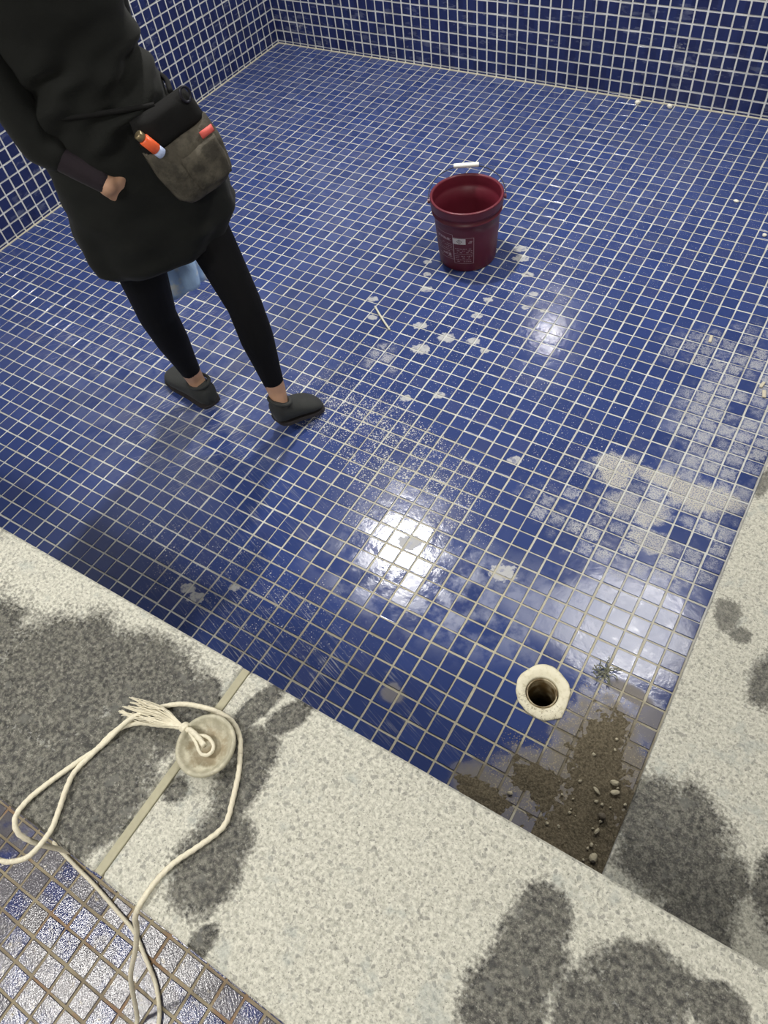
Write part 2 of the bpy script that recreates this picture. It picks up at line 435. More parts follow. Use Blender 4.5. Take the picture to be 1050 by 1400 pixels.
class Mosaic:
    """a field of tiles: the ones that show largest are single parts, the rest one joined part"""
    def __init__(s, parent, mat, frame, size):
        s.parent, s.mat, s.frame, s.size = parent, mat, frame, size
        s.items = []
        s.meshes = []
        for k in range(6):
            me = bpy.data.meshes.new('tile')
            me.from_pydata([tuple(c * T for c in v) for v in tile_local(size, size, jit=0.006)], [], TILE_FACES)
            me.materials.append(mat)
            s.meshes.append(me)
    def add(s, u, v, su=None, sv=None):
        s.items.append((u, v, su or s.size, sv or s.size))
    def build(s, limit=300, visible=None, tilt=0.006):
        O, U, V, N = (Vector(q) for q in s.frame)           # origin (tiles), axes
        base = Matrix((U, V, N)).transposed()
        info = []
        for (u, v, su, sv) in s.items:
            c = O + U * u + V * v
            px, x, y = seen_size(*c)
            ok = -12 < x < 1062 and -12 < y < 1412 and px > 0 and (visible is None or visible(c.x, c.y, c.z, x, y))
            fore = abs((c - Vector(CAM_C)).normalized().dot(N))
            info.append((px * px * fore * su * sv if ok else 0, c, u, v, su, sv))
        order = sorted(range(len(info)), key=lambda k: -info[k][0])
        single = {k for k in order[:limit] if info[k][0] > 60}
        vv, ff = [], []
        for k, (a, c, u, v, su, sv) in enumerate(info):
            rot = base @ Matrix.Rotation(random.gauss(0, tilt), 3, 'X') @ Matrix.Rotation(random.gauss(0, tilt), 3, 'Y') @ Matrix.Rotation(random.gauss(0, tilt * 1.2), 3, 'Z')
            c = c + U * random.gauss(0, 0.008) + V * random.gauss(0, 0.008) + N * random.gauss(0, 0.006)
            if k in single and abs(su - s.size) < 1e-6 and abs(sv - s.size) < 1e-6:
                o = bpy.data.objects.new('tile', random.choice(s.meshes))
                o.matrix_world = Matrix.Translation(c * T) @ rot.to_4x4()
                link(o, s.parent)
                continue
            n0 = len(vv)
            for q in tile_local(su, sv, jit=0.005):
                vv.append((c + rot @ Vector(q)) * T)
            ff += [tuple(n0 + x for x in f) for f in TILE_FACES]
        if vv:
            o = py_obj('tile_field', vv, ff, s.mat, s.parent)
            o['kind'] = 'stuff'

# ------------------------------------------------------------------ the pool basin
IL, IR, JB, JN = -53.0, 7.2, 53.0, -9.3          # left wall, riser of the right step, back wall, near curb wall
H, HS = 10.5, 5.0                                # tops of the curb and of the step
DR = (1.83, -0.80)                               # drain
G = -0.04                                        # grout lies this far below the tile faces

def plane_with_hole(name, x0, x1, y0, y1, z, hole, mat, kind='structure', thick=0.5):
    bm = bmesh.new()
    hx, hy, hr = hole
    ring = [bm.verts.new(W(hx + hr * math.cos(a), hy + hr * math.sin(a), z)) for a in np.linspace(0, 2 * math.pi, 32, endpoint=False)]
    cor = [bm.verts.new(W(x, y, z)) for x, y in ((x0, y0), (x1, y0), (x1, y1), (x0, y1))]
    es = [bm.edges.new((ring[k], ring[(k + 1) % 32])) for k in range(32)] + [bm.edges.new((cor[k], cor[(k + 1) % 4])) for k in range(4)]
    bmesh.ops.triangle_fill(bm, use_beauty=True, edges=es, normal=(0, 0, 1))
    r = bmesh.ops.extrude_face_region(bm, geom=list(bm.faces))
    bmesh.ops.translate(bm, verts=[v for v in r['geom'] if isinstance(v, bmesh.types.BMVert)], vec=(0, 0, -thick * T))
    bmesh.ops.recalc_face_normals(bm, faces=bm.faces)
    return tag(bm_obj(name, bm, mat), kind=kind)

floor = plane_with_hole('floor', IL, IR, JN, JB, G, (DR[0], DR[1], 0.95), MAT_GROUT)
fm = Mosaic(floor, MAT_FLOOR, ((0, 0, 0), (1, 0, 0), (0, 1, 0), (0, 0, 1)), 0.898)
cut = []
for i in range(int(IL), 8):
    for j in range(-10, int(JB)):
        x0, x1, y0, y1 = i, i + 1, max(j, JN), j + 1
        if i == 7: x1 = IR
        su, sv = x1 - x0 - 0.102, y1 - y0 - 0.102
        if su < 0.05 or sv < 0.05: continue
        c = ((x0 + x1) / 2, (y0 + y1) / 2)
        if math.hypot(c[0] - DR[0], c[1] - DR[1]) < 0.95 + 0.72:
            cut.append((c, su, sv)); continue
        fm.add(c[0], c[1], None if abs(su - 0.898) < 1e-4 else su, None if abs(sv - 0.898) < 1e-4 else sv)
fm.build(300, lambda a, b, z, x, y: b > -6.6 and a < 7)
# tiles nibbled round the drain collar: each its own piece
for (c, su, sv) in cut:
    bm = bmesh.new()
    n = 12
    for a in range(n):
        for b in range(n):
            x, y = c[0] + su * ((a + .5) / n - .5), c[1] + sv * ((b + .5) / n - .5)
            if math.hypot(x - DR[0], y - DR[1]) < 1.0: continue
            hx, hy = su / n / 2, sv / n / 2
            bm.faces.new([bm.verts.new(W(x + p * hx, y + q * hy, 0)) for p, q in ((-1, -1), (1, -1), (1, 1), (-1, 1))])
    if not bm.faces:
        bm.free(); continue
    bmesh.ops.remove_doubles(bm, verts=bm.verts, dist=1e-5)
    r = bmesh.ops.extrude_face_region(bm, geom=list(bm.faces))
    bmesh.ops.translate(bm, verts=[v for v in r['geom'] if isinstance(v, bmesh.types.BMVert)], vec=(0, 0, -0.0025))
    bmesh.ops.recalc_face_normals(bm, faces=bm.faces)
    bm_obj('tile', bm, MAT_FLOOR, floor)

def slab(name, a, b, mat, kind='structure', bevel=0.0, parent=None):
    bm = bmesh.new()
    box(bm, W(*a), W(*b), bevel)
    o = bm_obj(name, bm, mat, parent)
    if kind: o['kind'] = kind
    return o

# back wall of the basin: a sliver course at the foot, then whole courses in line with the floor
ZB = 12.25
wall_back = slab('wall_back', (IL - 2, JB - G, -0.6), (40, JB + 3.0, ZB), MAT_WGROUT)
mb = Mosaic(wall_back, MAT_WALL, ((0, JB, 0), (1, 0, 0), (0, 0, 1), (0, -1, 0)), 0.855)
for i in range(int(IL), 40):
    mb.add(i + 0.5, 0.125, 0.855, 0.15)
    for r in range(12):
        mb.add(i + 0.5, 0.75 + r)
mb.build(300)
# left wall, tiled well above eye level of the basin
ZL = 24.25
wall_left = slab('wall_left', (IL - 3, -70, -0.6), (IL + G, JB + 60, CEIL), MAT_WGROUT)
ml = Mosaic(wall_left, MAT_WALL, ((IL, 0, 0), (0, -1, 0), (0, 0, 1), (1, 0, 0)), 0.855)
for j in range(-9, int(JB)):
    ml.add(-(j + 0.5), 0.125, 0.855, 0.15)
    for r in range(24):
        ml.add(-(j + 0.5), 0.75 + r)
ml.build(300)
slab('trim_1', (IL + 0.02, JB - 0.12, G), (8, JB, 0.07), MAT_CAULK)
slab('trim_2', (IL, JN, G), (IL + 0.12, JB, 0.07), MAT_CAULK)

# the rest of the bath hall round the basin, beyond the frame
slab('floor_hall', (IL, JB + 0.4, ZB - 1), (42, JB + 60, ZB), MAT_STONE)
slab('wall_far', (IL - 3, JB + 60, -1), (45, JB + 62, CEIL), MAT_PAINT)
slab('wall_right', (42, -70, -1), (45, JB + 60, CEIL), MAT_PAINT)
slab('wall_near', (IL - 3, -72, -1), (45, -70, CEIL), MAT_PAINT)
slab('ceiling', (IL - 3, -72, CEIL + 0.6), (45, JB + 62, CEIL + 2), MAT_CEIL)

# tiled riser under the step and under the curb
def riser(name, a, b, frame, nu, nv, u0=0, size=0.86):
    o = slab(name, a, b, MAT_WGROUT)
    q = Mosaic(o, MAT_WALL, frame, size)
    for u in range(nu):
        for v in range(nv):
            q.add(u0 + u + 0.5, v + 0.5)
    q.build(0)
    return o
riser('wall_step', (IR - G, JN + 0.2, -0.5), (18, JB, HS - 0.62), ((IR, 0, 0), (0, -1, 0), (0, 0, 1), (-1, 0, 0)), 62, 4, -53)
riser('wall_front', (IL, -15.9, -0.5), (30, JN + G, H - 0.62), ((0, JN, 0), (-1, 0, 0), (0, 0, 1), (0, 1, 0)), 60, 9, -7)

# ------------------------------------------------------------------ near floor on this side of the curb
near = slab('floor_near', (IL, -70, -0.6), (42, -15.9, G), MAT_NGROUT)
nm = Mosaic(near, MAT_WET, ((0, 0.5, 0), (1, 0, 0), (0, 1, 0), (0, 0, 1)), 0.885)
for i in range(-32, 12):
    for j in range(-38, -16):
        nm.add(i + 0.5, j + 0.5)
nm.build(300, lambda a, b, z, x, y: b < -17.0, tilt=0.012)

# ------------------------------------------------------------------ granite curb and step
curb = empty('granite_curb', W(-6, -12.6, H - 0.6), 'pale granite curb with dark wet patches and a cream joint, in front', 'curb')
def granite_slab(x0, x1, y0, y1, z0, z1, mat, parent, bev=0.009):
    bm = bmesh.new()
    box(bm, W(x0, y0, z0), W(x1, y1, z1), bev, 3)
    return bm_obj('granite_slab', bm, mat, parent)
JI, JO = -8.9, -16.3
granite_slab(IL, -6.19, JO, JI, H - 0.6, H, MAT_CURB, curb)
granite_slab(-5.93, 30, JO, JI, H - 0.6, H, MAT_CURB, curb)
bm = bmesh.new()
box(bm, W(-6.2, JO + 0.05, H - 0.6), W(-5.92, JI - 0.05, H - 0.035), 0.001, 1)
bm_obj('joint_filler', bm, plain('beige joint filler', (0.36, 0.34, 0.24), 0.8, bump=0.4, bscale=5), curb)
step = empty('granite_step', W(8, 10, HS - 0.6), 'low granite step with wet marks along the right of the pool', 'step')
granite_slab(6.8, 18.2, JN + 0.3, JB - 0.1, HS - 0.6, HS, MAT_STEP, step, 0.004)

# ------------------------------------------------------------------ ceiling lamps
M = Mat('lit lamp diffuser')
MAT_LAMP = M.out((0.9, 0.9, 0.9), 0.5, None, Emission_Color=(1, 0.98, 0.94), Emission_Strength=6.0)
MAT_FRAME = plain('white lamp frame', (0.7, 0.7, 0.7), 0.4)
WHERE = ['above the middle of the pool on the left', 'above the right bench of the pool', 'above the near floor on the left', 'above the near floor on the right', 'beyond the back wall on the left', 'beyond the back wall on the right']
for (x, y, sx, sy, watt), wh in zip(LAMPS, WHERE):
    e = empty('ceiling_lamp', W(x, y, CEIL), 'square white ceiling lamp ' + wh, 'lamp', 'ceiling lamps of the bath hall')
    bm = bmesh.new()
    for (a, b, c, d) in ((-1, -1, 1, -0.9), (-1, 0.9, 1, 1), (-1, -0.9, -0.9, 0.9), (0.9, -0.9, 1, 0.9)):
        box(bm, W(x + a * sx * .55, y + b * sy * .55, CEIL - 0.1), W(x + c * sx * .55, y + d * sy * .55, CEIL + 0.6))
    bm_obj('frame', bm, MAT_FRAME, e)
    bm = bmesh.new()
    box(bm, W(x - sx * .5, y - sy * .5, CEIL + 0.1), W(x + sx * .5, y + sy * .5, CEIL + 0.5))
    bm_obj('diffuser', bm, MAT_LAMP, e)
    ld = bpy.data.lights.new('lamp_light', 'AREA')
    ld.shape = 'RECTANGLE'
    ld.size, ld.size_y = sx * T, sy * T
    ld.energy = watt
    ld.color = (1.0, 0.97, 0.92)
    lo = bpy.data.objects.new('lamp_light', ld)
    lo.location = W(x, y, CEIL + 0.05)
    link(lo, e)
    lo.matrix_parent_inverse = Matrix.Translation(-e.location)

# ------------------------------------------------------------------ drain
M = Mat('stained cream plastic')
cn = M.noise(4, 5, .65)
MAT_PVC = M.out(M.mix(M.mul(M.mul(M.step(M.noise(8, 4, .7), .52, .66), M.blob(2.0, -1.6, 1.2, .7, 0, M.wob(2, .6), .5)), .8), M.mix(M.step(cn, .45, .75), (0.68, 0.64, 0.48), (0.50, 0.45, 0.29)), (0.13, 0.10, 0.05)), .45, M.bump(cn, .2, .002))
M = Mat('drain pipe wall')
MAT_PIPE = M.out(M.mix(M.step(M.noise(1.6, 4), 0.4, 0.6), (0.13, 0.085, 0.035), (0.40, 0.34, 0.22)), 0.35)
MAT_DARK = plain('dark gap', (0.012, 0.01, 0.008), 0.6)
drain = empty('floor_drain', W(DR[0], DR[1], 0), 'round cream plastic floor drain with cut edges and open pipe', 'drain')
out = [(0.78, -0.05), (1.0, 0.32), (1.36, 0.56), (1.75, 0.63), (2.15, 0.52), (2.74, 0.19), (2.98, -0.2), (3.08, -0.84), (3.1, -1.49), (2.5, -1.98), (2.17, -2.04), (1.62, -2.0), (1.05, -1.72), (0.72, -1.3), (0.55, -0.74), (0.6, -0.4)]
bm = bmesh.new()
N = 64
def outer_at(a):
    best = 1.3
    d = Vector((math.cos(a), math.sin(a)))
    for k in range(len(out)):
        p = Vector(out[k]) - Vector(DR); q = Vector(out[(k + 1) % len(out)]) - Vector(DR)
        e = q - p
        den = d.x * e.y - d.y * e.x
        if abs(den) < 1e-9: continue
        t = (p.x * e.y - p.y * e.x) / den
        u = (p.x * d.y - p.y * d.x) / den
        if t > 0 and -1e-6 <= u <= 1 + 1e-6: best = t
    return best
rings = []
for (mode, r, z) in (('o', 1.0, -0.03), ('o', 1.0, 0.035), ('o', 0.96, 0.06), ('i', 0.80, 0.045), ('i', 0.76, 0.01), ('i', 0.76, -0.5)):
    rings.append([bm.verts.new(W(DR[0] + math.cos(a) * (outer_at(a) * r if mode == 'o' else r), DR[1] + math.sin(a) * (outer_at(a) * r if mode == 'o' else r), z)) for a in np.linspace(0, 2 * math.pi, N, endpoint=False)])
for a, b in zip(rings, rings[1:]):
    for k in range(N):
        bm.faces.new((a[k], a[(k + 1) % N], b[(k + 1) % N], b[k]))
bm_obj('collar', bm, MAT_PVC, drain, True)
bm = bmesh.new()
lathe(bm, [(0.77 * T, -0.22 * T), (0.70 * T, -0.22 * T), (0.70 * T, -0.30 * T), (0.77 * T, -0.30 * T)], 48, W(DR[0], DR[1]), True)
bm_obj('gap_shade', bm, MAT_DARK, drain, True)  # dark ring painted in for the shaded gap between collar and pipe
bm = bmesh.new()
lathe(bm, [(0.71 * T, 0.0), (0.665 * T, 0.012 * T), (0.64 * T, -0.05 * T), (0.64 * T, -3.4 * T), (0.71 * T, -3.4 * T)], 48, W(DR[0], DR[1], -0.02), True)
bm_obj('pipe', bm, MAT_PIPE, drain, True)
bm = bmesh.new()
lathe(bm, [(0.0001, -3.3 * T), (0.66 * T, -3.3 * T), (0.66 * T, -3.5 * T), (0.0001, -3.5 * T)], 32, W(DR[0], DR[1]), True)
bm_obj('pipe_floor', bm, plain('drain silt', (0.05, 0.035, 0.018), 0.3), drain)

# ------------------------------------------------------------------ grit washed into the corner
M = Mat('wet brown grit')
gn = M.noise(10, 5, 0.7)
MAT_GRIT = M.out(M.mix(M.step(gn, 0.35, 0.68), (0.105, 0.085, 0.05), (0.29, 0.245, 0.16)), 0.75, M.bump(M.add(gn, M.noise(26, 3, 0.7)), 1.0, 0.005))
def fbm(x, y, s, o=4):
    return mnoise.fractal(Vector((x * s, y * s, 3.7)), 0.6, 2.0, o)
def mud_h(x, y):
    def e(cx, cy, rx, ry): return 1 - math.hypot((x - cx) / rx, (y - cy) / ry)
    m = max(e(5.1, -2.2, 1.15, 2.0), e(5.7, -4.4, 1.35, 2.6), e(6.0, -6.8, 1.4, 2.0), e(3.2, -4.6, 1.15, 0.85) - .05, e(5.2, -6.6, 1.6, 1.6), e(1.6, -6.3, 1.3, 0.6) - .12)
    return m * 0.30 + fbm(x, y, 1.6) * 0.09 + fbm(x + 9, y, 5.0) * 0.05
bm = bmesh.new()
st = 0.07
xs = np.arange(-0.2, IR - 0.02, st); ys = np.arange(JN + 0.05, 2.2, st)
gv = {}
def gvert(a, b):
    if (a, b) not in gv:
        x, y = xs[a], ys[b]
        gv[(a, b)] = bm.verts.new(W(x, y, min(0.22, mud_h(x, y) * 0.55) + 0.025 * fbm(x, y, 9, 3)))
    return gv[(a, b)]
for a in range(len(xs) - 1):
    for b in range(len(ys) - 1):
        if mud_h(xs[a], ys[b]) > -0.02:
            bm.faces.new((gvert(a, b), gvert(a + 1, b), gvert(a + 1, b + 1), gvert(a, b + 1)))
tag(bm_obj('grit', bm, MAT_GRIT, None, True), 'brown wet grit washed into the tiled corner by the drain', 'grit', kind='stuff')

MAT_PEB = plain('pale stone', (0.42, 0.38, 0.27), 0.7, bump=0.4)
MAT_WHITE = plain('dry plaster crumb', (0.70, 0.68, 0.60), 0.8, bump=0.4)
def chunk(name, x, y, z, sx, sy, sz, rot, mat, label, cat, group=None):
    bm = bmesh.new()
    bmesh.ops.create_icosphere(bm, subdivisions=2, radius=1)
    seed = random.uniform(0, 90)
    for v in bm.verts:
        v.co *= 1 + 0.28 * mnoise.noise(v.co * 1.3 + Vector((seed, 0, 0)))
        v.co = Vector((v.co.x * sx, v.co.y * sy, v.co.z * sz)) * T
    bmesh.ops.rotate(bm, verts=bm.verts, matrix=Matrix.Rotation(rot, 3, 'Z'))
    bmesh.ops.translate(bm, verts=bm.verts, vec=W(x, y, z + sz * 0.8))
    return tag(bm_obj(name, bm, mat, None), label, cat, group)
PEB = 'pebbles in the corner grit'
for (x, y, sx, sy, sz, r, lab) in [
        (6.18, -3.08, .20, .12, .10, 0.2, 'larger pale flat pebble in the grit, the one nearer the back wall'),
        (6.33, -3.45, .19, .12, .10, 0.6, 'larger pale pebble in the grit just below the flat pebble'),
        (5.64, -3.77, .17, .08, .08, -0.5, 'thin pale pebble left of the two larger pebbles'),
        (6.21, -4.63, .16, .14, .12, 0.1, 'dark round pebble in the middle of the grit'),
        (2.5, -5.63, .13, .08, .06, 0.3, 'lone pale pebble on a blue tile near the curb'),
        (6.25, -5.28, .15, .07, .07, 1.3, 'slim pale pebble standing above the curb edge in the grit'),
        (6.51, -6.3, .16, .2, .12, 0.0, 'square pale crumb against the curb corner')]:
    chunk('pebble', x, y, 0.06 + max(0, min(0.22, mud_h(x, y) * .55)), sx, sy, sz, r, MAT_PEB if 'dark' not in lab else plain('brown stone', (0.13, 0.11, 0.08), .7), lab, 'pebble', PEB)
for k in range(26):
    while True:
        x, y = random.uniform(3.6, 6.9), random.uniform(-6.6, -0.8)
        if mud_h(x, y) > 0.05: break
    s = random.uniform(0.03, 0.075)
    chunk('pebble', x, y, min(0.22, mud_h(x, y) * .55) + 0.01, s * 1.2, s, s, random.uniform(0, 3), MAT_PEB, 'tiny gravel crumb lying in the brown grit', 'pebble', 'gravel crumbs in the grit')
CH = [('wood_chip', 5.54, 22.2, .10, .30, .05, 0.25, 'lower of two pale chips at the right edge of the floor', 'chip'),
      ('wood_chip', 5.25, 22.9, .09, .26, .05, -0.15, 'upper of two pale chips at the right edge of the floor', 'chip'),
      ('wood_chip', 1.41, 25.6, .09, .33, .04, 0.1, 'single pale flat chip on dusty tiles left of the edge', 'chip'),
      ('plaster_crumb', -13.04, 52.2, .26, .2, .2, 0, 'left white crumb at the foot of the back wall', 'crumb'),
      ('plaster_crumb', -10.31, 52.4, .24, .2, .2, 0, 'right white crumb at the foot of the back wall', 'crumb'),
      ('plaster_crumb', -1.42, 40.8, .2, .16, .08, 0, 'small white crumb alone on the floor in the upper right', 'crumb'),
      ('plaster_crumb', 1.49, 37.4, .16, .16, .1, 0, 'white crumb on the floor at the right edge', 'crumb')]
for (nmn, x, y, sx, sy, sz, r, lab, cat) in CH:
    if nmn == 'wood_chip':
        bm = bmesh.new()
        box(bm, Vector((-sx, -sy, 0)) * T, Vector((sx, sy, sz * 2)) * T, 0.001, 1)
        bmesh.ops.rotate(bm, verts=bm.verts, matrix=Matrix.Rotation(r, 3, 'Z'))
        bmesh.ops.translate(bm, verts=bm.verts, vec=W(x, y, 0))
        tag(bm_obj(nmn, bm, plain('pale wood', (0.52, 0.47, 0.36), .7)), lab, cat, 'pale chips on the floor')
    else:
        chunk(nmn, x, y, 0, sx, sy, sz, r, MAT_WHITE, lab, cat, 'white crumbs on the floor')
bm = bmesh.new()
tube(bm, catmull([W(-19.98, 19.62, .07), W(-18.9, 18.75, .09), W(-17.75, 17.93, .07)], 4), 0.075 * T, 6)
tag(bm_obj('wood_sliver', bm, plain('bleached wood', (0.62, 0.60, 0.50), .7), None, True), 'thin pale sliver lying on the tiles below the pail', 'sliver')
bm = bmesh.new()
for k in range(16):
    a = random.uniform(0, 6.3)
    p = [W(4.0 + random.uniform(-.12, .12), 1.55 + random.uniform(-.2, .2), 0.06)]
    for q in range(4):
        p.append(p[-1] + W(0.16 * math.cos(a), 0.16 * math.sin(a), random.uniform(0, .07)))
        a += random.uniform(-1.0, 1.0)
    tube(bm, catmull(p, 3), 0.028 * T, 5)
tag(bm_obj('hair_clump', bm, plain('grey green lint', (0.15, 0.155, 0.11), .9), None, True), 'small grey tangle of lint on tiles above the grit', 'lint')

# ------------------------------------------------------------------ pail
BX, BY, RB, RT, BH = -16.78, 27.53, 2.05, 2.42, 4.86
MAT_RED = plain('dull maroon plastic', (0.115, 0.012, 0.024), 0.38, bump=0.06, bscale=2, vary=0.12)
MAT_PRINT = plain('pale print', (0.42, 0.30, 0.31), 0.6)
MAT_STICK = plain('off white sticker', (0.62, 0.58, 0.55), 0.6)
MAT_WIRE = plain('dark wire', (0.03, 0.03, 0.04), 0.4, metal=0.7)
MAT_GRIP = plain('white plastic grip', (0.82, 0.82, 0.78), 0.4)
pail = empty('pail', W(BX, BY, 0), 'maroon plastic pail with white grip on its wire handle', 'pail')
def rr(z): return RB + (RT - RB) * z / BH
bm = bmesh.new()
t_ = 0.06
prof = [(0.001, 0.06), (RB - .12, 0.06), (RB - 0.02, 0.02), (RB, 0.10)]
prof += [(rr(z), z) for z in (1.0, 2.0, 3.0, 3.72)]
prof += [(rr(3.75) + .10, 3.76), (rr(3.8) + .13, 3.82), (rr(3.9) + .12, 3.9), (rr(3.9) + .02, 3.95), (rr(4.15) + .02, 4.18), (rr(4.2) + .12, 4.22), (rr(4.3) + .15, 4.3), (RT + .10, 4.72), (RT + .13, 4.80), (RT + .06, BH), (RT - .05, BH - .02), (RT - .08, BH - .12)]
prof += [(rr(z) - t_, z) for z in (4.2, 3.95)] + [(rr(3.9) - .12, 3.9)] + [(rr(z) - .12, z) for z in (3, 2, 1, .3)] + [(RB - .3, 0.16), (0.001, 0.16)]
lathe(bm, [(r * T, z * T) for r, z in prof], 72, W(BX, BY), False)
bm_obj('pail_body', bm, MAT_RED, pail, True)
tov = Vector((5.3 - BX, -13.9 - BY)).normalized()
FACE = math.atan2(tov.y, tov.x)
def on_pail(a, z, off=0.012):
    r = rr(z) + off
    return W(BX + r * math.cos(a), BY + r * math.sin(a), z)
def pail_patch(name, a0, a1, z0, z1, mat, parent, off=0.012, n=10):
    v, f = [], []
    for k in range(n + 1):
        a = a0 + (a1 - a0) * k / n
        v += [on_pail(a, z0, off), on_pail(a, z1, off)]
    for k in range(n):
        f.append((2 * k, 2 * k + 2, 2 * k + 3, 2 * k + 1))
    return v, f
def pail_print(name, rects, mat, parent, off):
    V_, F_ = [], []
    for q in rects:
        v, f = pail_patch('', *q, None, None, off, 6)
        n0 = len(V_)
        V_ += v; F_ += [tuple(n0 + x for x in g) for g in f]
    return py_obj(name, V_, F_, mat, parent)
lab = bpy.data.objects.get('pail_body')
lines = []
A0 = FACE - 1.02       # left end of the print as seen
lw = 0.028
for (a0, a1, z0, z1) in ((FACE - 1.05, FACE - 0.36, 0.85, 2.95), (FACE - 0.36, FACE + 0.22, 0.55, 2.75)):
    pass
blk = [(FACE - 1.15, FACE - 0.46, 1.0, 3.05), (FACE - 0.46, FACE + 0.20, 0.72, 2.85)]
for (a0, a1, z0, z1) in blk:
    lines += [(a0, a1, z0, z0 + lw), (a0, a1, z1, z1 + lw), (a0, a0 + lw / 2, z0, z1), (a1 - lw / 2, a1, z0, z1), (a0, a1, z0 + (z1 - z0) * .38, z0 + (z1 - z0) * .38 + lw * .7)]
    z = z0 + 0.16
    while z < z1 - (0.75 if a0 > FACE - 0.6 else 0.2):
        a = a0 + 0.05
        while a < a1 - 0.08:
            wd = random.uniform(0.02, 0.09)
            if random.random() < 0.72:
                lines.append((a, min(a + wd, a1 - .05), z, z + 0.045))
            a += wd + 0.02
        z += 0.155 if random.random() < .8 else 0.3
lines += [(FACE + 0.02, FACE + 0.13, 2.45, 2.52), (FACE + 0.06, FACE + 0.15, 2.55, 2.62)]
# a heading block on the left panel
lines += [(FACE - 1.08, FACE - 0.98, 2.55, 2.7), (FACE - .95, FACE - .86, 2.55, 2.7), (FACE - .83, FACE - .72, 2.55, 2.7), (FACE - .69, FACE - .58, 2.55, 2.7), (FACE - .9, FACE - .7, 1.3, 1.42), (FACE - .66, FACE - .56, 1.25, 1.45)]
pail_print('printed_text', lines, MAT_PRINT, pail, 0.012)
st_ = pail_print('sticker', [(FACE - 0.47, FACE - 0.06, 2.36, 2.82)], MAT_STICK, pail, 0.016)
dv = []
ca, cz = FACE - 0.26, 2.58
pts = [(ca + 0.09, cz), (ca, cz + 0.19), (ca - 0.09, cz), (ca, cz - 0.19)]
V_, F_ = [], []
for k in range(4):
    (a, z), (b, y) = pts[k], pts[(k + 1) % 4]
    n0 = len(V_)
    V_ += [on_pail(a, z, .02), on_pail(b, y, .02), on_pail(ca + (b - ca) * .78, cz + (y - cz) * .78, .02), on_pail(ca + (a - ca) * .78, cz + (z - cz) * .78, .02)]
    F_.append((n0, n0 + 1, n0 + 2, n0 + 3))
n0 = len(V_)
V_ += [on_pail(ca - .012, cz - .06, .02), on_pail(ca + .012, cz - .06, .02), on_pail(ca + .012, cz + .09, .02), on_pail(ca - .012, cz + .09, .02)]
F_.append((n0, n0 + 1, n0 + 2, n0 + 3))
sym = py_obj('hazard_diamond', V_, F_, MAT_DARK)
sym.parent = st_
side = Vector((-tov.y, tov.x, 0))          # to the viewer's right
back = Vector((-tov.x, -tov.y, 0))
PC = Vector((BX, BY, 4.45))
tl = math.radians(22)
dirb = back * math.cos(tl) + Vector((0, 0, 1)) * math.sin(tl)
RBail = 2.66
arc = []
for k in range(41):
    a = math.pi * k / 40
    arc.append((PC + side * (RBail * math.cos(a)) + dirb * (RBail * math.sin(a) ** 0.8)) * T)
bm = bmesh.new()
tube(bm, arc, 0.035 * T, 8)
bm_obj('wire_handle', bm, MAT_WIRE, pail, True)
top = PC + dirb * RBail
bm = bmesh.new()
gl = 0.88
tube(bm, [(top + side * x) * T for x in (-gl, -gl + .04, -gl * .5, 0, gl * .5, gl - .04, gl)], [0.13 * T, 0.165 * T, 0.165 * T, 0.165 * T, 0.165 * T, 0.165 * T, 0.13 * T], 14)
bm_obj('grip', bm, MAT_GRIP, pail, True)
for sgn in (-1, 1):
    bm = bmesh.new()
    c = (PC + side * (sgn * (RT + .12))) * T
    tube(bm, [c, c + side * (sgn * 0.16 * T)], 0.16 * T, 12)
    bm_obj('ear', bm, MAT_RED, pail)

# ------------------------------------------------------------------ drain plug and rope
PX, PY = -5.42, -11.72
PR = 0.985
M = Mat('grimy cream rubber')
pd = M.vm('LENGTH', M.vm('MULTIPLY', M.vm('SUBTRACT', M.P, (PX, PY, 0)), (1, 1, 0)))
pn = M.noise(3.5, 5, 0.65)
grime = M.mul(M.step(M.add(pd, M.mul(M.sub(pn, .5), .9)), .78, .42), M.step(M.noise(2.0, 3), .35, .6, .35, 1))
rb = M.mix(M.step(pn, .4, .7), (0.36, 0.34, 0.25), (0.52, 0.49, 0.37))
MAT_RUB = M.out(M.mix(M.mul(grime, .75), rb, (0.22, 0.165, 0.085)), 0.6, M.bump(pn, .4, .002))
plug = empty('drain_plug', W(PX, PY, H), 'round cream rubber drain plug lying on the granite', 'plug')
bm = bmesh.new()
lathe(bm, [(r * T, z * T) for r, z in ((0.001, 0.0), (0.70, 0.0), (0.88, 0.10), (PR, 0.34), (PR, 0.42), (PR - .05, 0.46), (PR - .12, 0.44), (PR - .17, 0.34), (PR - .3, 0.22), (0.42, 0.19), (0.30, 0.21), (0.001, 0.21))], 56, W(PX, PY, H))
for v in bm.verts:      # tipped a little on its rope
    d = v.co - W(PX, PY, H)
    v.co.z += d.x * 0.05 + d.y * 0.06 + 0.05 * T
bm_obj('dish', bm, MAT_RUB, plug, True)
bm = bmesh.new()
lathe(bm, [(r * T, z * T) for r, z in ((0.001, 0.15), (0.2, 0.15), (0.2, 0.42), (0.16, 0.48), (0.001, 0.5))], 24, W(PX + .06, PY - .03, H + .04))
bm_obj('knob', bm, MAT_RUB, plug, True)

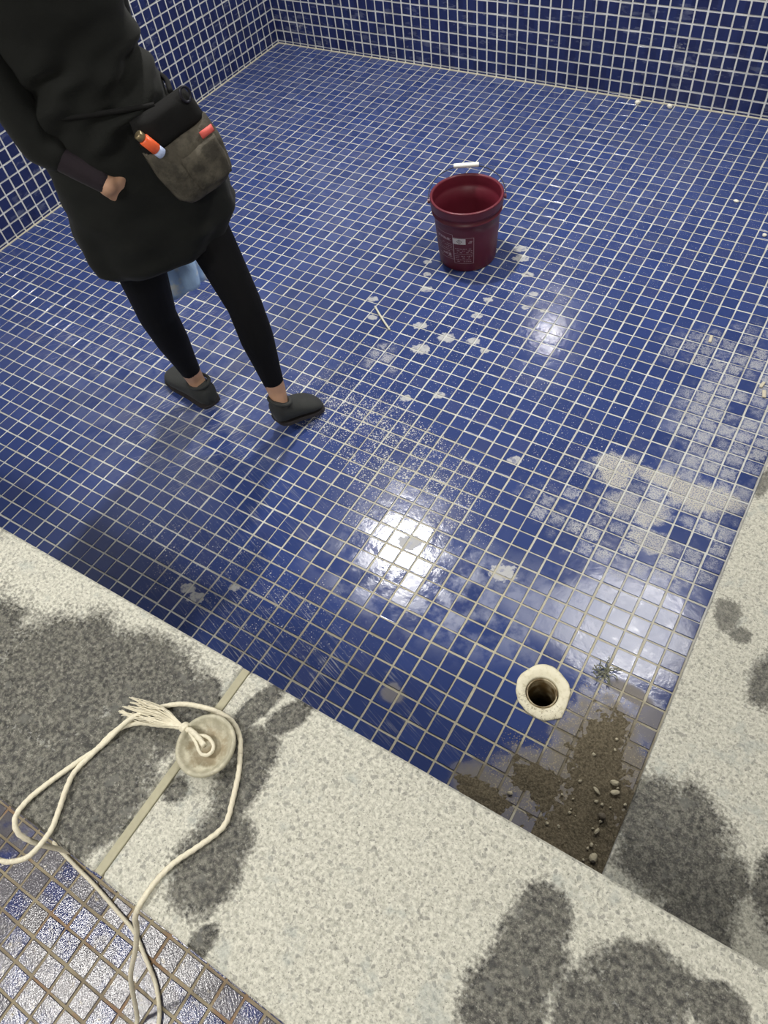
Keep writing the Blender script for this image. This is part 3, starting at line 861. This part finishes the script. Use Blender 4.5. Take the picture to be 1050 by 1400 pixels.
M = Mat('cream laid rope')
MAT_ROPE = M.out(M.mix(M.noise(14, 3), (0.56, 0.51, 0.37), (0.80, 0.76, 0.62)), 0.8, M.bump(M.noise(40, 2), 0.5, 0.001))
rope = empty('rope', W(PX, PY, H), 'frayed cream rope tied to the plug, trailing off the granite', 'rope')
r = 0.082
zt = H + r + 0.01
lead = [(PX + .05, PY - .05, H + .62), (PX - .25, PY + .05, H + .56), (PX - .62, PY + .12, H + .56), (-6.3, -11.62, H + .42), (-6.8, -11.72, H + .25), (-7.48, -11.97, zt), (-8.07, -12.24, zt), (-8.55, -12.79, zt), (-8.69, -13.69, zt), (-8.80, -14.42, zt), (-8.59, -14.95, zt + .12), (-8.37, -15.58, zt), (-8.15, -16.18, zt), (-8.44, -17.01, 10.2), (-9.2, -17.52, 9.6), (-9.92, -17.77, 9.0), (-12, -18.4, 8.2), (-16, -19.3, 5.0), (-20, -20, 1.2), (-22, -20.4, .1), (-25, -20.6, .1)]
back_ = [(-4.0, -11.98, zt), (-4.42, -11.35, zt), (-4.75, -10.95, zt), (-5.2, -10.68, zt), (-5.67, -10.62, zt), (-6.31, -10.7, zt), (-7.18, -11.01, zt), (-7.86, -11.56, zt), (-8.3, -12.30, zt + .17), (-8.62, -13.39, zt), (-8.95, -14.19, zt), (-9.29, -15.09, zt), (-9.5, -15.85, zt), (-9.45, -16.42, zt), (-9.15, -16.72, 10.35), (-8.8, -16.70, 9.7), (-8.7, -16.58, 8.6), (-9.1, -16.55, 6.8), (-11, -16.7, 2.8), (-13.0, -17.1, .4), (-13.94, -17.42, .1), (-12.59, -17.59, .1), (-11.1, -17.72, .1), (-9.33, -17.96, .1), (-8.32, -18.13, .1), (-7.3, -18.57, .1), (-6.24, -19.08, .1), (-5.36, -19.93, .1), (-5.0, -21.2, .1)]
tail = [(-4.42, -11.35, zt), (-4.08, -11.88, zt), (-3.72, -12.67, zt), (-3.55, -13.11, zt), (-3.57, -13.5, zt), (-3.87, -14.19, zt), (-4.18, -14.83, zt), (-4.33, -15.48, zt), (-4.33, -16.18, zt), (-4.5, -16.6, 9.9), (-4.85, -16.95, 8.5), (-5.29, -17.69, 6.5), (-5.75, -18.5, 4.6), (-6.01, -19.1, 3.0), (-6.1, -19.9, 1.0), (-6.08, -20.37, .2), (-5.9, -21.3, .1)]
for pts in (lead, back_ [1:], tail):
    bm = bmesh.new()
    tube(bm, catmull([W(*p) for p in pts], 14), r * T, 12, 2 * math.pi / (0.75 * T), 3, 0.16)
    bm_obj('rope_length', bm, MAT_ROPE, rope, True)
bm = bmesh.new()
for k in range(10):     # knot: turns round the lead
    a = k * 0.9
    c = Vector((-6.42, -11.6, H + .38))
    p = [c + Vector((0.06 * math.sin(k), 0.0, 0)) + 0.13 * Vector((0.25 * math.cos(a + t) + .08 * (k - 5) / 2, math.cos(a + t), math.sin(a + t))) for t in np.linspace(0, 4.4, 8)]
    tube(bm, catmull([q * T for q in p], 3), 0.05 * T, 8)
bm_obj('knot', bm, MAT_ROPE, rope, True)
bm = bmesh.new()
for k in range(46):
    u = random.uniform(-1.25, 1.25)
    ln = random.uniform(0.75, 1.1)
    tip = Vector((-8.75 + (1 - ln) * 2, -12.0 + u * 0.28 + (1 - ln) * .6, H + .08 + random.uniform(0, .1)))
    midp = Vector((-7.5 + random.uniform(-.15, .15), -11.72 + u * 0.24, H + .22 + random.uniform(0, .18)))
    p = [Vector((-6.45, -11.60, H + .42)), Vector((-6.9, -11.66 + u * .12, H + .4)), midp, (midp + tip) / 2 + Vector((0, random.uniform(-.1, .1), random.uniform(0, .06))), tip]
    rr_ = random.uniform(0.011, 0.022) * T
    tube(bm, catmull([q * T for q in p], 5), rr_, 5)
fr = bm_obj('frayed_end', bm, MAT_ROPE, rope, True)
fr['kind'] = 'stuff'
bm = bmesh.new()
cc = Vector((PX + .06, PY - .03, H + .5))
tube(bm, catmull([(cc + Vector((-.5 + .0, .12, .0))) * T, (cc + Vector((-.15, .26, -.02))) * T, (cc + Vector((.2, .12, -.05))) * T, (cc + Vector((.22, -.14, -.05))) * T, (cc + Vector((-.02, -.24, -.04))) * T, (cc + Vector((-.35, -.06, .02))) * T, (cc + Vector((-.75, .1, .02))) * T], 8), 0.06 * T, 10, 2 * math.pi / (0.6 * T), 3, .16)
bm_obj('knob_loop', bm, MAT_ROPE, rope, True)

# ------------------------------------------------------------------ the worker, seen from behind
P0 = Vector((-22.6, 8.4, 0))
SV, NV = Vector((0.622, 0.783, 0)), Vector((0.783, -0.622, 0))     # her right, and out of her back
def B(s, n, z):
    return P0 + SV * s + NV * n + Vector((0, 0, z))
def vec(p):
    return p if isinstance(p, Vector) else Vector(p)

def capsule(bm, p1, r1, p2, r2, seg=16):
    p1, p2 = vec(p1), vec(p2)
    ax = (p2 - p1)
    L_ = ax.length
    ax = ax / L_ if L_ > 1e-9 else Vector((0, 0, 1))
    u = ax.orthogonal().normalized()
    v = ax.cross(u)
    prof = [(r1 * math.cos(a), -r1 * math.sin(a)) for a in (1.5, 1.1, 0.7, 0.35, 0)] + [(r2 * math.cos(a), L_ + r2 * math.sin(a)) for a in (0, 0.35, 0.7, 1.1, 1.5)]
    rings = [[bm.verts.new((p1 + ax * h + u * (rr_ * math.cos(2 * math.pi * q / seg)) + v * (rr_ * math.sin(2 * math.pi * q / seg))) * T) for q in range(seg)] for rr_, h in prof]
    for a, b in zip(rings, rings[1:]):
        for q in range(seg):
            bm.faces.new((a[q], a[(q + 1) % seg], b[(q + 1) % seg], b[q]))
    bm.faces.new(rings[0][::-1]); bm.faces.new(rings[-1])

def chain(bm, pts):
    for (a, ra), (b, rb) in zip(pts, pts[1:]):
        capsule(bm, a, ra, b, rb)

def ellipsoid(bm, c, rs, rn, rz, tilt=0.0):
    r = bmesh.ops.create_uvsphere(bm, u_segments=20, v_segments=14, radius=1)
    for v in r['verts']:
        q = v.co.copy()
        v.co = (vec(c) + SV * (q.x * rs) + NV * (q.y * rn) + Vector((0, 0, q.z * rz)) + NV * (q.z * tilt)) * T

def fuse(name, bm, mat, parent, voxel, smooth=6):
    """one continuous surface from overlapping volumes"""
    me = bpy.data.meshes.new(name)
    bmesh.ops.recalc_face_normals(bm, faces=bm.faces)
    bm.to_mesh(me); bm.free()
    tmp = bpy.data.objects.new('tmp', me)
    COL.objects.link(tmp)
    rm = tmp.modifiers.new('r', 'REMESH'); rm.mode = 'VOXEL'; rm.voxel_size = voxel; rm.use_smooth_shade = True
    sm = tmp.modifiers.new('s', 'SMOOTH'); sm.factor = 0.5; sm.iterations = smooth
    bpy.context.view_layer.update()
    dg = bpy.context.evaluated_depsgraph_get()
    res = bpy.data.meshes.new_from_object(tmp.evaluated_get(dg))
    bpy.data.objects.remove(tmp)
    res.materials.clear()
    return to_obj(name, res, mat, parent, True)

M = Mat('skin')
MAT_SKIN = M.out(M.mix(M.noise(2, 3), (0.46, 0.26, 0.16), (0.55, 0.33, 0.22)), 0.5, None, Subsurface_Weight=0.1, Subsurface_Radius=(0.01, 0.004, 0.002))
def cloth_mat(name, col, rough=0.85, scale=30, sheen=0.3, bmp=0.4):
    M = Mat(name)
    n = M.noise(scale, 3); b = M.noise(1.2, 4)
    c = M.mix(b, tuple(x * .75 for x in col), tuple(x * 1.25 for x in col))
    return M.out(c, rough, M.bump(n, bmp, 0.0015), Sheen_Weight=sheen, Specular_IOR_Level=0.18)
MAT_TUNIC = cloth_mat('black knit', (0.0078, 0.0086, 0.0075), 0.8, sheen=0.05)
MAT_LEGG = cloth_mat('black stretch', (0.0035, 0.0035, 0.004), 0.7, sheen=0.0)
MAT_PLUM = cloth_mat('dark plum knit', (0.019, 0.014, 0.018), sheen=0.05)
MAT_SHOE = cloth_mat('charcoal canvas', (0.033, 0.035, 0.034), 0.75, sheen=0.05)
MAT_SOLE = plain('dark rubber sole', (0.022, 0.018, 0.018), 0.7)
MAT_HAIR = plain('black hair', (0.006, 0.005, 0.005), 0.4, bump=0.5, bscale=20)

person = empty('person', B(-1, 0.6, 0) * T, 'person in black tunic and leggings walking away, one hand behind', 'person')
# joints
R_ANK, R_KNEE, R_HEM, R_HIP = Vector((-19.3, 7.85, 2.85)), Vector((-20.2, 8.3, 8.5)), Vector((-21.5, 8.55, 12.2)), B(-0.1, -0.1, 16.0)
L_ANK, L_KNEE, L_HEM, L_HIP = Vector((-25.62, 7.15, 1.9)), Vector((-25.45, 6.42, 7.5)), Vector((-24.9, 6.25, 10.4)), B(-2.8, -0.1, 16.0)
R_HEEL, R_TOE = Vector((-19.0, 7.5, 1.6)), Vector((-18.65, 9.0, 0.75))
L_HEEL, L_TOE = Vector((-25.35, 7.15, 0.6)), Vector((-28.0, 7.75, 0.5))
L_SH, L_ELB, L_WR, L_HAND = B(-5.9, -0.1, 26.2), B(-4.75, 1.2, 18.7), Vector((-22.45, 4.85, 16.8)), Vector((-22.45, 5.4, 16.15))
R_SH, R_ELB, R_WR, R_HAND = B(0.4, -0.4, 26.2), B(0.0, -2.2, 20.0), B(-1.3, -3.3, 15.6), B(-1.35, -3.4, 14.4)
CH_, NECK, HEAD = B(-2.5, 0.0, 24.5), B(-2.5, 0.1, 27.3), B(-2.55, -0.25, 30.2)

bm = bmesh.new()
chain(bm, [(R_HIP, 1.5), (R_HEM, 1.12), (R_KNEE, .85), (R_KNEE * .6 + R_ANK * .4, .86), (R_ANK, .56), (R_HEEL, .5)])
chain(bm, [(R_HEEL, .52), (R_HEEL * .45 + R_TOE * .55, .42), (R_TOE, .22)])
chain(bm, [(L_HIP, 1.5), (L_HEM, 1.12), (L_KNEE, .95), (L_KNEE * .6 + L_ANK * .4, .85), (L_ANK, .56), (L_HEEL, .5)])
chain(bm, [(L_HEEL, .52), (L_HEEL * .45 + L_TOE * .55, .5), (L_TOE, .3)])
for (s, n, z, a, b, c) in ((-1.3, 0, 16.6, 3.2, 1.8, 2.2), (-1.8, 0, 19.6, 2.6, 1.5, 2.4), (-2.3, 0, 22.6, 2.7, 1.6, 2.6), (-2.5, 0, 25.0, 3.0, 1.6, 2.0)):
    ellipsoid(bm, B(s, n, z), a, b, c)
chain(bm, [(L_SH, .95), (L_SH * .5 + L_ELB * .5, .72), (L_ELB, .55), (L_WR, .4)])
chain(bm, [(R_SH, .95), (R_SH * .5 + R_ELB * .5, .72), (R_ELB, .55), (R_WR, .42)])
chain(bm, [(L_SH, .8), (NECK - Vector((0, 0, .6)), .95), (R_SH, .8)])
chain(bm, [(CH_, 1.3), (NECK, 1.0), (HEAD, 1.05)])
# head with face: brow, nose, lips, chin, ears
ellipsoid(bm, HEAD + Vector((0, 0, .35)), 1.48, 1.75, 1.75)
ellipsoid(bm, HEAD - NV * .45 - Vector((0, 0, .75)), 1.15, 1.15, 1.35)
fc = HEAD - NV * 1.65
chain(bm, [(fc + Vector((0, 0, .25)) + NV * .1, .14), (fc - NV * .25 - Vector((0, 0, .35)), .22)])
chain(bm, [(fc + SV * .3 - Vector((0, 0, .9)) + NV * .2, .14), (fc - SV * .3 - Vector((0, 0, .9)) + NV * .2, .14)])
for sg in (-1, 1):
    ellipsoid(bm, HEAD + SV * (sg * 1.5) - Vector((0, 0, .15)), .16, .38, .6)
    ellipsoid(bm, fc + SV * (sg * .55) + Vector((0, 0, .32)) + NV * .22, .4, .2, .14)
# hands: palm, four curled fingers of different length, thumb from the side of the palm
def hand(bm, wrist, hnd, palm_n, curl, rad=.15):
    d = (hnd - wrist).normalized()
    s_ = d.cross(palm_n).normalized()
    pn = s_.cross(d).normalized()
    for k in range(4):
        o = (k - 1.5) * .29
        capsule(bm, wrist + s_ * o * .55, .24, hnd + d * .35 + s_ * o, .19)
        p = hnd + d * .5 + s_ * o
        L_ = (.62, .72, .68, .52)[k]
        ang = curl * .6
        for q in range(3):
            dd = d * math.cos(ang) + pn * math.sin(ang)
            p2 = p + dd * (L_ * (.9, .7, .5)[q])
            capsule(bm, p, rad, p2, rad * .9)
            p = p2
            ang += curl
    b0 = wrist + d * .35 + s_ * .5
    b1 = b0 + (d * .5 + s_ * .45 + pn * .35)
    b2 = b1 + (d * .55 + pn * .3 - s_ * .15)
    chain(bm, [(wrist + d * .1 + s_ * .25, .22), (b0, .2), (b1, .17), (b2, .14)])
hand(bm, L_WR, L_HAND, -NV, 1.0)
hand(bm, R_WR, R_HAND, NV, 1.25)
fuse('body', bm, MAT_SKIN, person, 0.0048, 5)

# eyes and hair
for sg in (-1, 1):
    bm = bmesh.new()
    ellipsoid(bm, HEAD - NV * 1.5 + SV * (sg * .55) + Vector((0, 0, .05)), .26, .22, .13)
    bm_obj('eye', bm, plain('eye', (0.05, 0.04, 0.03), .2), person, True)
bm = bmesh.new()
ellipsoid(bm, HEAD + Vector((0, 0, .55)) + NV * .2, 1.66, 1.85, 1.85)
ellipsoid(bm, HEAD + NV * 1.1 - Vector((0, 0, .3)), 1.35, .95, 1.5)
ellipsoid(bm, HEAD + NV * 1.9 + Vector((0, 0, .3)), .8, .7, .8)
fuse('hair', bm, MAT_HAIR, person, 0.008, 6)

# leggings
bm = bmesh.new()
R_CUF = R_ANK + (R_KNEE - R_ANK) * 0.10
L_CUF = L_ANK + (L_KNEE - L_ANK) * 0.12
chain(bm, [(B(-1.3, 0, 16.5), 1.7), (R_HIP, 1.5), (R_HEM, 1.22), (R_KNEE, .97), (R_KNEE * .62 + R_ANK * .38, .96), (R_KNEE * .3 + R_ANK * .7, .74), (R_CUF, .62)])
chain(bm, [(B(-1.3, 0, 16.5), 1.7), (L_HIP, 1.5), (L_HEM, 1.28), (L_KNEE, 1.08), (L_KNEE * .62 + L_ANK * .38, .97), (L_KNEE * .3 + L_ANK * .7, .74), (L_CUF, .63)])
lg = fuse('leggings', bm, MAT_LEGG, person, 0.006, 4)
# cut the ends off square so the ankles come out of the cuffs
bm = bmesh.new(); bm.from_mesh(lg.data)
for cuf, kn in ((R_CUF, R_KNEE), (L_CUF, L_KNEE)):
    ax = (cuf - kn).normalized()
    dead = [v for v in bm.verts if (v.co / T - cuf).length < 1.5 and (v.co / T - cuf).dot(ax) > 0.05]
    bmesh.ops.delete(bm, geom=dead, context='VERTS')
for f in bm.faces: f.smooth = True
bm.to_mesh(lg.data); bm.free()

# shoes
def shoe(heel, toe, ank, lift, sc=1.0):
    d = (toe - heel); d.z = 0
    d = d.normalized()
    s_ = Vector((d.y, -d.x, 0))
    root = Vector((heel.x, heel.y, 0))
    prof = [(x * sc, a, b) for x, a, b in ((-.86, .30, .9), (-.74, .56, 1.42), (-.35, .74, 1.55), (.35, .78, 1.45), (1.1, .80, 1.22), (1.9, .90, 1.08), (2.7, .98, .92), (3.4, .92, .74), (3.9, .66, .55), (4.15, .30, .32))]
    ring = []
    bm = bmesh.new()
    bs = bmesh.new()
    sring = []
    def lf(x): return lift * max(0.0, 1 - (x + .8) / 3.4)
    for (x, wd, ht) in prof:
        rr_, r2 = [], []
        for q in range(20):
            a = 2 * math.pi * q / 20
            ca, sa = math.cos(a), math.sin(a)
            y = wd * (abs(ca) ** .75) * (1 if ca > 0 else -1)
            z = ht * (0.5 + 0.5 * (abs(sa) ** .8) * (1 if sa > 0 else -1))
            y *= 1 - 0.25 * max(0, sa)
            rr_.append(bm.verts.new((root + d * x + s_ * y + Vector((0, 0, .14 + z + lf(x)))) * T))
            r2.append(bs.verts.new((root + d * (x * 1.02) + s_ * (wd * 1.05 * ca) + Vector((0, 0, (.20 if sa > 0 else .02) + lf(x)))) * T))
        ring.append(rr_); sring.append(r2)
    for bmx, rg in ((bm, ring), (bs, sring)):
        for a, b in zip(rg, rg[1:]):
            for q in range(20):
                bmx.faces.new((a[q], a[(q + 1) % 20], b[(q + 1) % 20], b[q]))
        bmx.faces.new(rg[0][::-1]); bmx.faces.new(rg[-1])
        bmesh.ops.recalc_face_normals(bmx, faces=bmx.faces)
    up = bm_obj('shoe', bm, MAT_SHOE, person, True)
    so = bm_obj('sole', bs, MAT_SOLE)
    so.parent = up
    # padded collar round the opening and a seam strip down the heel
    bc = bmesh.new()
    c = root + d * (.12 * sc)
    loop = [(c + d * (.9 * sc * math.cos(a)) + s_ * (.66 * math.sin(a)) + Vector((0, 0, 1.56 + .14 * -math.cos(a) * (1 if math.cos(a) < 0 else .4) + lf(.9 * sc * math.cos(a))))) * T for a in np.linspace(0, 2 * math.pi, 33)]
    tube(bc, loop, 0.11 * T, 8, cap=False)
    co = bm_obj('collar', bc, MAT_SHOE, None, True)
    co.parent = up
shoe(R_HEEL, R_TOE, R_ANK, 1.05, .66)
shoe(L_HEEL, L_TOE, L_ANK, .0, .95)

# tunic: lofted rings (z, left, right, half depth, depth centre), with folds
RINGS = [(12.0, -4.7, 1.9, 2.15, 0.15), (12.5, -5.25, 2.35, 2.3, 0.15), (13.2, -5.38, 2.72, 2.35, 0.15), (14.2, -5.3, 2.68, 2.3, 0.12), (15.2, -5.2, 2.6, 2.25, 0.1), (16.2, -5.1, 2.45, 2.2, 0.1),
         (17.2, -5.05, 2.15, 2.15, 0.08), (18.2, -4.95, 1.7, 2.05, 0.05), (19.2, -4.8, 1.3, 1.95, 0.05), (20.2, -4.75, .92, 1.85, 0), (21.2, -4.8, .72, 1.8, 0), (22.4, -5.1, .68, 1.85, 0), (23.6, -5.4, .85, 1.95, 0),
         (25.0, -5.9, 1.1, 1.9, 0), (26.2, -5.9, 1.05, 1.55, 0), (26.9, -5.0, 0.1, 1.25, .05), (27.3, -3.7, -1.3, 1.1, .1)]
bm = bmesh.new()
def ring_at(z):
    for a, b in zip(RINGS, RINGS[1:]):
        if a[0] <= z <= b[0]:
            t = (z - a[0]) / (b[0] - a[0])
            t = t * t * (3 - 2 * t) * .5 + t * .5
            return [a[k] + (b[k] - a[k]) * t for k in range(5)]
    return RINGS[-1]
NS = 96
def folds(s, n, z, a):
    k = mnoise.noise(Vector((s * .55 + z * .35, n * .5, z * 1.1)))
    w1_ = math.exp(-((z - 19.9) / 1.7) ** 2)                    # gathers at the waist, running up to her right
    g = math.sin((z * 1.15 - s * .55) * 2.6 + 1.5 * k) * .24 * w1_
    g += .15 * math.sin((z * 1.05 - s * .75) * 4.3 + 2.2 * k) * w1_
    sk = max(0, min(1, (16.5 - z) / 4))
    g += .10 * sk * math.sin(a * 9 + 1.4 * k + z * .2) + .16 * k
    return g
rows = []
zs = list(np.arange(12.0, 27.31, 0.15))
for z in zs:
    _, l, r_, hd, cn = ring_at(z)
    row = []
    for q in range(NS):
        a = 2 * math.pi * q / NS
        ca, sa = math.cos(a), math.sin(a)
        e = 0.88
        s = (l + r_) / 2 + (r_ - l) / 2 * (abs(ca) ** e) * (1 if ca > 0 else -1)
        n = cn + hd * (abs(sa) ** e) * (1 if sa > 0 else -1)
        zz = z + (0.10 * (s + 1.3) if z < 13 else 0.10 * (s + 1.3) * max(0, (16 - z) / 3))
        g = folds(s, n, z, a)
        row.append(bm.verts.new(B(s + ca * g, n + sa * g, zz) * T))
    rows.append(row)
inner = [bm.verts.new(v.co * .965 + (B(-1.5, 0, 12.4) * T) * .035 + Vector((0, 0, .35 * T))) for v in rows[0]]
rows = [inner] + rows
for a, b in zip(rows, rows[1:]):
    for q in range(NS):
        bm.faces.new((a[q], a[(q + 1) % NS], b[(q + 1) % NS], b[q]))
bm_obj('tunic', bm, MAT_TUNIC, person, True)
for nm_, sh, el in (('sleeve', L_SH, L_ELB), ('sleeve', R_SH, R_ELB)):
    bm = bmesh.new()
    k_ = 1.0 if sh is L_SH else .82
    chain(bm, [(sh, 1.12 * k_), (sh * .5 + el * .5, .98 * k_), (el, .82 * k_)])
    if sh is L_SH:
        chain(bm, [(el, .82), (el * .8 + L_WR * .2, .74)])
    fuse(nm_, bm, MAT_TUNIC, person, 0.008, 4)
for el, wr in ((L_ELB, L_WR), (R_ELB, R_WR)):
    bm = bmesh.new()
    chain(bm, [(el * .9 + wr * .1, .62), (el * .4 + wr * .6, .52), (el * .08 + wr * .92, .44)])
    fuse('undersleeve', bm, MAT_PLUM, person, 0.006, 3)

# ------------------------------------------------------------------ pouch on her hip
M = Mat('worn grey brown fabric')
MAT_MESH = M.out(M.mix(M.step(M.noise(1.5, 5, .6), .36, .62), (0.042, 0.038, 0.030), (0.085, 0.076, 0.058)), .8, M.bump(M.noise(9, 4), .9, .002), Specular_IOR_Level=0.2)
MAT_STRAP = cloth_mat('black webbing', (0.007, 0.007, 0.007), .85, sheen=0)
th = math.radians(24)
PN = (NV * math.cos(th) + SV * math.sin(th)).normalized()
PU = (SV * math.cos(th) - NV * math.sin(th)).normalized()
roll = math.radians(7)
PZ = (Vector((0, 0, 1)) * math.cos(roll) - PU * math.sin(roll) + PN * -0.16).normalized()
PU2 = (PU * math.cos(roll) + Vector((0, 0, 1)) * math.sin(roll)).normalized()
PC0 = B(1.05, 2.1, 17.0)
def Q(u, n, z):
    return PC0 + PU2 * u + PN * n + PZ * z
pouch = empty('tool_pouch', PC0 * T, 'worn black and grey fabric pouch slung at the back of her hip', 'pouch')
def pad(name, outline, n0, n1, mat, parent, bulge=.25, grid=14, wr=.06):
    """stuffed panel: outline as left/right edges from bottom to top"""
    bm = bmesh.new()
    fr_, bk = [], []
    for a in range(grid + 1):
        t = a / grid
        zz = outline[0][0] + (outline[-1][0] - outline[0][0]) * t
        for (z0, l0, r0), (z1, l1, r1) in zip(outline, outline[1:]):
            if z0 - 1e-6 <= zz <= z1 + 1e-6:
                k = (zz - z0) / (z1 - z0); l = l0 + (l1 - l0) * k; r_ = r0 + (r1 - r0) * k
        fa, ba = [], []
        for b in range(grid + 1):
            v = b / grid
            prof_ = (max(0, 1 - (2 * v - 1) ** 4) * max(0, 1 - (2 * t - 1) ** 4)) ** .5
            u = l + (r_ - l) * v
            g = wr * mnoise.noise(Vector((u * 1.4, zz * 1.6, n1 * 3)))
            fa.append(bm.verts.new(Q(u, n0 + (n1 - n0) * (.35 + .65 * prof_) + bulge * prof_ * .5 + g, zz) * T))
            ba.append(bm.verts.new(Q(u, n0, zz) * T))
        fr_.append(fa); bk.append(ba)
    for a in range(grid):
        for b in range(grid):
            bm.faces.new((fr_[a][b], fr_[a][b + 1], fr_[a + 1][b + 1], fr_[a + 1][b]))
            bm.faces.new((bk[a][b], bk[a + 1][b], bk[a + 1][b + 1], bk[a][b + 1]))
    for a in range(grid):
        bm.faces.new((fr_[a][0], fr_[a + 1][0], bk[a + 1][0], bk[a][0]))
        bm.faces.new((fr_[a][-1], bk[a][-1], bk[a + 1][-1], fr_[a + 1][-1]))
        bm.faces.new((fr_[0][a], bk[0][a], bk[0][a + 1], fr_[0][a + 1]))
        bm.faces.new((fr_[-1][a], fr_[-1][a + 1], bk[-1][a + 1], bk[-1][a]))
    bmesh.ops.recalc_face_normals(bm, faces=bm.faces)
    return bm_obj(name, bm, mat, parent, True)
pad('pouch_bag', [(-1.65, -1.0, 1.1), (-1.2, -1.45, 1.6), (0, -1.75, 1.75), (1.15, -1.8, 1.55)], 0, .75, MAT_MESH, pouch, .4, 18, .12)
pad('front_pocket', [(-1.2, -.55, 1.25), (-.3, -.8, 1.35), (.55, -.85, 1.25)], .75, 1.05, MAT_MESH, pouch, .25, 12, .1)
pad('flap', [(.95, -1.75, 1.55), (1.7, -1.75, 1.45), (2.4, -1.6, 1.2)], 0, .5, MAT_STRAP, pouch, .2, 12, .06)
pad('label_patch', [(.68, .62, 1.3), (.98, .60, 1.28)], .92, 1.06, plain('red label', (0.62, 0.10, 0.08), .6), pouch, .02, 4, 0)
bm = bmesh.new()
tube(bm, catmull([B(s, n, z) * T for s, n, z in ((.4, 2.0, 19.3), (-1.5, 1.98, 19.5), (-3.6, 1.6, 19.7), (-4.75, .2, 19.9), (-4.2, -1.5, 19.9), (-2, -2.0, 19.8), (.2, -1.6, 19.6), (1.2, -.2, 19.4), (1.25, 1.2, 19.3))], 8), 0.12 * T, 8)
bm_obj('strap', bm, MAT_STRAP, pouch, True)
bm = bmesh.new()
tube(bm, [(Q(1.0, .55, 2.3) + (PU2 * math.cos(a) * .22 + PZ * math.sin(a) * .3)) * T for a in np.linspace(0, 2 * math.pi, 25)], 0.06 * T, 8, cap=False)
bm_obj('ring', bm, MAT_WIRE, pouch, True)
# lighter tucked beside the pouch
lroot = empty('lighter', Q(-1.55, .7, 1.7) * T, 'orange lighter clipped at the left edge of the pouch', 'lighter')
LA = (PZ * .93 - PU2 * .42).normalized()
lc = Q(-1.5, .85, 1.5)
def lbar(name, a, b, rad, mat):
    bm = bmesh.new()
    tube(bm, [(lc + LA * x) * T for x in (a, a + .03, b - .03, b)], [rad * .85 * T, rad * T, rad * T, rad * .85 * T], 14)
    bm_obj(name, bm, mat, lroot, True)
lbar('lighter_case', -.15, .55, .24, plain('orange plastic', (0.85, 0.13, 0.04), .35))
lbar('case_base', -.45, -.14, .23, plain('pale blue plastic', (0.42, 0.50, 0.72), .35))
lbar('lighter_head', .56, .85, .2, plain('worn brass', (0.30, 0.24, 0.14), .35, metal=.8))

# ------------------------------------------------------------------ pale blue cloth hanging from her other hand
M = Mat('pale blue cloth')
MAT_BLUE = M.out(M.mix(M.step(M.noise(.8, 3), .5, .66), (0.45, 0.66, 0.95), (0.85, 0.88, 0.84)), .8, M.bump(M.noise(3, 4), .5, .004))
bm = bmesh.new()
rows = []
for a in range(30):
    t = a / 29
    z = 14.3 - 7.2 * t
    row = []
    for q in range(40):
        an = 2 * math.pi * q / 40
        wd = .35 + 1.0 * min(1, t * 1.6) * (1 - .25 * max(0, t - .8) * 5)
        f_ = 1 + .28 * math.sin(an * 5 + t * 2) * min(1, t * 2) + .2 * mnoise.noise(Vector((math.cos(an) * 1.5, math.sin(an) * 1.5, z * .8)))
        row.append(bm.verts.new(B(-1.2 + wd * f_ * math.cos(an) * 1.05, -3.4 + wd * f_ * .6 * math.sin(an), z + .25 * math.sin(an * 2) * t) * T))
    rows.append(row)
for a, b in zip(rows, rows[1:]):
    for q in range(40):
        bm.faces.new((a[q], a[(q + 1) % 40], b[(q + 1) % 40], b[q]))
bm.faces.new(rows[0]); bm.faces.new(rows[-1][::-1])
bmesh.ops.recalc_face_normals(bm, faces=bm.faces)
tag(bm_obj('cloth', bm, MAT_BLUE, None, True), 'pale blue cloth hanging between the legs of the person in black', 'cloth')
